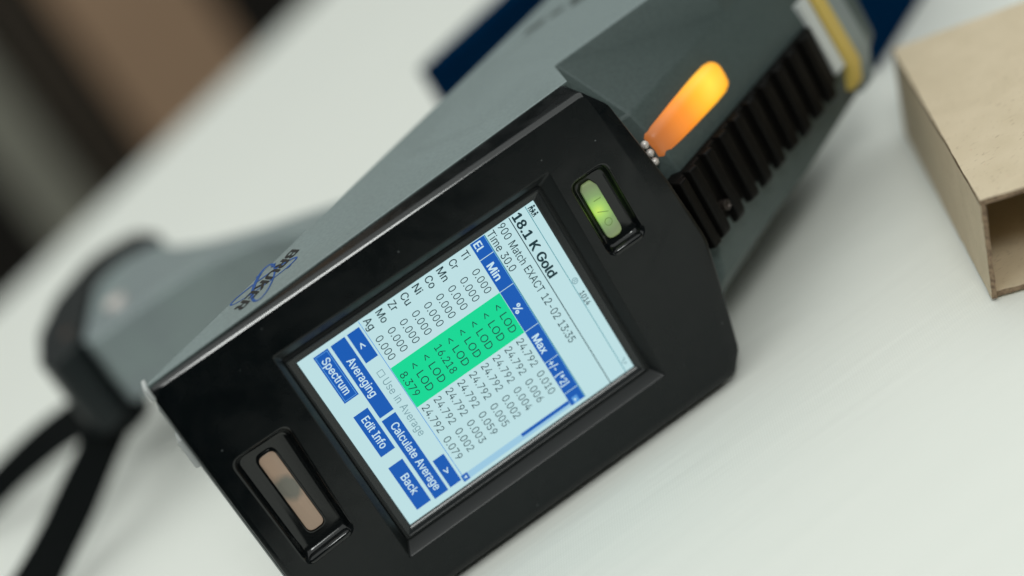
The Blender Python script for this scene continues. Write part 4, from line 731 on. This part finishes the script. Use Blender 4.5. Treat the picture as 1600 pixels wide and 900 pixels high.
# ---- grip --------------------------------------------------------
def prism(name, an, z0, z1, m_, parent, bev):
    mb = MB(); L = [ad(a, n) for a, n in an]
    mb.loft([[W(x, y, z0) for x, y in L], [W(x, y, z1) for x, y in L]], True, True)
    return mb.build(name, m_, parent, smooth=50, bevel=(bev, 6, 30))
gpoly = round_poly([(62, 40), (62, 150), (52, 175), (33, 187.5), (11, 197), (14, 206), (50, 247), (66, 249), (76, 235), (70, 212), (69, 188), (72, 158), (80, 118), (88, 40)], [3, 40, 30, 30, 4, 3, 20, 10, 5, 20, 60, 60, 60, 3], 5)
GR = prism('grip', gpoly, -14, 14, GREYH, AN, 6.5)
cpoly = round_poly([(6, 199), (-4, 200), (-1, 213), (18, 242), (42, 265), (72, 279), (86, 262), (79, 233), (69, 247.5), (49, 246), (14, 206)], [1, 4, 8, 30, 30, 14, 12, 3, 9, 20, 6], 5)
CP = prism('grip_cap', cpoly, -15.5, 15.2, CAPM, AN, 3.5)
def disc(name, c, r, h, m_, parent):
    mb = MB(); ring = lambda rr, z: [W(c[0]+rr*math.cos(q*math.pi/10), c[1]+rr*math.sin(q*math.pi/10), z) for q in range(20)]
    mb.loft([ring(r, c[2]-h), ring(r, c[2]-.4), ring(r*.9, c[2]), ring(r*.3, c[2]+.3)], True, True); return mb.build(name, m_, parent, smooth=50)
disc('screw', (-77.9, 195.7, 16.2), 4.2, 5, STEEL, GR)
disc('cap_screw', (-98.0, 197.0, 15.6), 2.6, 3, mat('dull_screw', (0.09, 0.06, 0.045), 0.4, 0.5), CP)

# ================================================================== WRIST STRAP
ST = thing('wrist_strap', W(-120, 200, ZT), 'black webbing wrist strap hanging from the grip end in two tails', 'strap')
def ribbon(name, pts, half, thick, parent):
    # pts (x, y, z) centre line in mm, smoothed; half = half width (vertical-ish)
    P = []
    for i in range(len(pts)-1):
        p0 = Vector(pts[max(i-1, 0)]); p1 = Vector(pts[i]); p2 = Vector(pts[i+1]); p3 = Vector(pts[min(i+2, len(pts)-1)])
        for k in range(8):
            t = k/8
            P.append(0.5*((2*p1)+(p2-p0)*t+(2*p0-5*p1+4*p2-p3)*t*t+(3*p1-p0-3*p2+p3)*t**3))
    P.append(Vector(pts[-1])); mb = MB(); L = []
    for i, p in enumerate(P):
        d = (P[min(i+1, len(P)-1)]-P[max(i-1, 0)]).normalized()
        up = Vector((0.05, -0.25, 1)); up = (up-d*up.dot(d)).normalized(); s = d.cross(up)
        h = half
        ring = [p+up*h+s*thick*.2, p+up*(h-.4)+s*thick/2, p-up*(h-.4)+s*thick/2, p-up*h+s*thick*.2, p-up*h-s*thick*.2, p-up*(h-.4)-s*thick/2, p+up*(h-.4)-s*thick/2, p+up*h-s*thick*.2]
        L.append([W(*q) for q in ring])
    mb.loft(L, True, True); return mb.build(name, WEB, parent, smooth=40)
ribbon('strap_tail', [(-97, 184, -11), (-102, 194, -14), (-111.5, 211.6, -18), (-131.8, 237.1, -26), (-152.4, 251.4, -33), (-176.4, 254.2, -38.2), (-215, 250, -38.5)], 7.6, 1.6, ST)
ribbon('strap_tail', [(-95, 182, -11), (-99, 187.0, -15), (-107.2, 184.2, -20), (-120.3, 173.3, -26), (-135.6, 163.4, -33), (-151.2, 143.6, -36.5), (-170, 118, -36.6)], 9.6, 1.6, ST)
mb = MB(); kn = []
for k, (t, r) in enumerate(((0, 4), (.12, 9), (.5, 11), (.88, 9), (1, 4))):
    c = Vector((-88, 180, -12))*(1-t)+Vector((-108, 194, -17))*t
    kn.append([W(c.x+r*.5*math.cos(q*math.pi/8)*.8, c.y+r*math.cos(q*math.pi/8)*.6, c.z+r*math.sin(q*math.pi/8)) for q in range(16)])
mb.loft(kn, True, True); mb.build('strap_loop', WEB, ST, smooth=60)

# ================================================================== CARDBOARD SLEEVE
BX = thing('cardboard_sleeve', W(140, 20, ZT), 'low open-ended brown cardboard box at the right edge of the picture', 'box')
u = Vector((0.745, -0.667)); vv = Vector((0.371, 0.9286)); A0 = Vector((114.7, -45.5)); LEN = 119; WID = 78; TH = 1.3
lean = Vector((6.0, -5.5)); HB = 27.3
def bpnt(a, b, h): p = A0+u*a+vv*b+lean*(h/HB); return W(p.x, p.y, ZT+0.15+h)
def board(name, c0, c1, c2, c3, off):
    """board panel c0..c3 = (a,b,h) corners, off = thickness direction in the same frame; cut edges slightly frayed"""
    mb = MB(); n = 40; m_ = 26; c0, c1, c2, c3, off = map(Vector, (c0, c1, c2, c3, off))
    idx = {}
    for side in (0, 1):
        for i in range(n+1):
            for j in range(m_+1):
                s, t = i/n, j/m_
                p = (c0*(1-s)+c1*s)*(1-t)+(c3*(1-s)+c2*s)*t+off*side
                e = min(s, 1-s, t, 1-t)
                jit = 0.22 if e == 0 else 0.0
                q = bpnt(*p)+Vector((noise.noise(p*1.9), noise.noise(p*1.9+Vector((9, 2, 1))), noise.noise(p*1.7+Vector((3, 7, 5)))))*0.001*(0.10+jit*0.5)
                idx[(side, i, j)] = len(mb.v); mb.v.append(q)
    for side in (0, 1):
        for i in range(n):
            for j in range(m_): mb.f.append((idx[(side, i, j)], idx[(side, i+1, j)], idx[(side, i+1, j+1)], idx[(side, i, j+1)]))
    k = len(mb.f)
    for i in range(n):
        for j in (0, m_): mb.f.append((idx[(0, i, j)], idx[(0, i+1, j)], idx[(1, i+1, j)], idx[(1, i, j)]))
    for j in range(m_):
        for i in (0, n): mb.f.append((idx[(0, i, j)], idx[(0, i, j+1)], idx[(1, i, j+1)], idx[(1, i, j)]))
    o = mb.build(name, [KRAFT, KRAFTEDGE], BX, smooth=30)
    for p in o.data.polygons:
        if p.index >= k: p.material_index = 1
    return o
board('top_panel', (0, 0, HB), (WID, 0.5, HB), (WID, LEN, HB), (0, LEN, HB), (0, 0, -TH))
board('side_panel', (0.02, -0.6, 0), (0.02, LEN, 0), (0.02, LEN, HB-TH-.08), (0.02, -0.4, HB-TH-.08), (TH, 0, 0))
board('side_panel', (WID, 0, 0), (WID, LEN, 0), (WID, LEN, HB-TH-.08), (WID, 0, HB-TH-.08), (-TH, 0, 0))
board('bottom_panel', (TH+.1, 0.4, 0), (WID-TH-.1, 0.4, 0), (WID-TH-.1, LEN, 0), (TH+.1, LEN, 0), (0, 0, TH))
board('back_panel', (TH+.1, LEN-3, TH+.1), (WID-TH-.1, LEN-3, TH+.1), (WID-TH-.1, LEN-3, HB-TH-.1), (TH+.1, LEN-3, HB-TH-.1), (0, -TH, 0))

# ================================================================== NAVY BOXES BEHIND
def navy_box(name, label, c, ux, lx, ly, top):
    e = thing(name, W(c[0], c[1], ZT), label, 'box')
    ux = Vector(ux).normalized(); uy = Vector((-ux.y, ux.x))
    def R(i, j, z): p = Vector(c)+ux*i+uy*j; return W(p.x, p.y, z)
    mb = MB(); lo = ZT+.1; mid = lo+(top-lo)*0.62
    mb.loft([[R(*q, lo) for q in ((0, 0), (lx, 0), (lx, ly), (0, ly))], [R(*q, mid) for q in ((0, 0), (lx, 0), (lx, ly), (0, ly))]], True, True)
    mb.build('tray', NAVY, e, bevel=(1.2, 3))
    mb = MB(); q4 = ((-.7, -.7), (lx+.7, -.7), (lx+.7, ly+.7), (-.7, ly+.7))
    mb.loft([[R(*q, mid+.4) for q in q4], [R(*q, top) for q in q4]], True, True)
    mb.build('lid', NAVY, e, bevel=(1.2, 3))
navy_box('storage_box', 'thin navy blue box standing at top centre behind the light grey side panel', (70.2, 222.0), (0.858, 0.5135), 140, 12, 15)
navy_box('storage_box', 'wide navy blue box between the yellow nose band and the cardboard box', (182, 118), (0.79, 0.61), 60, 80, 22)
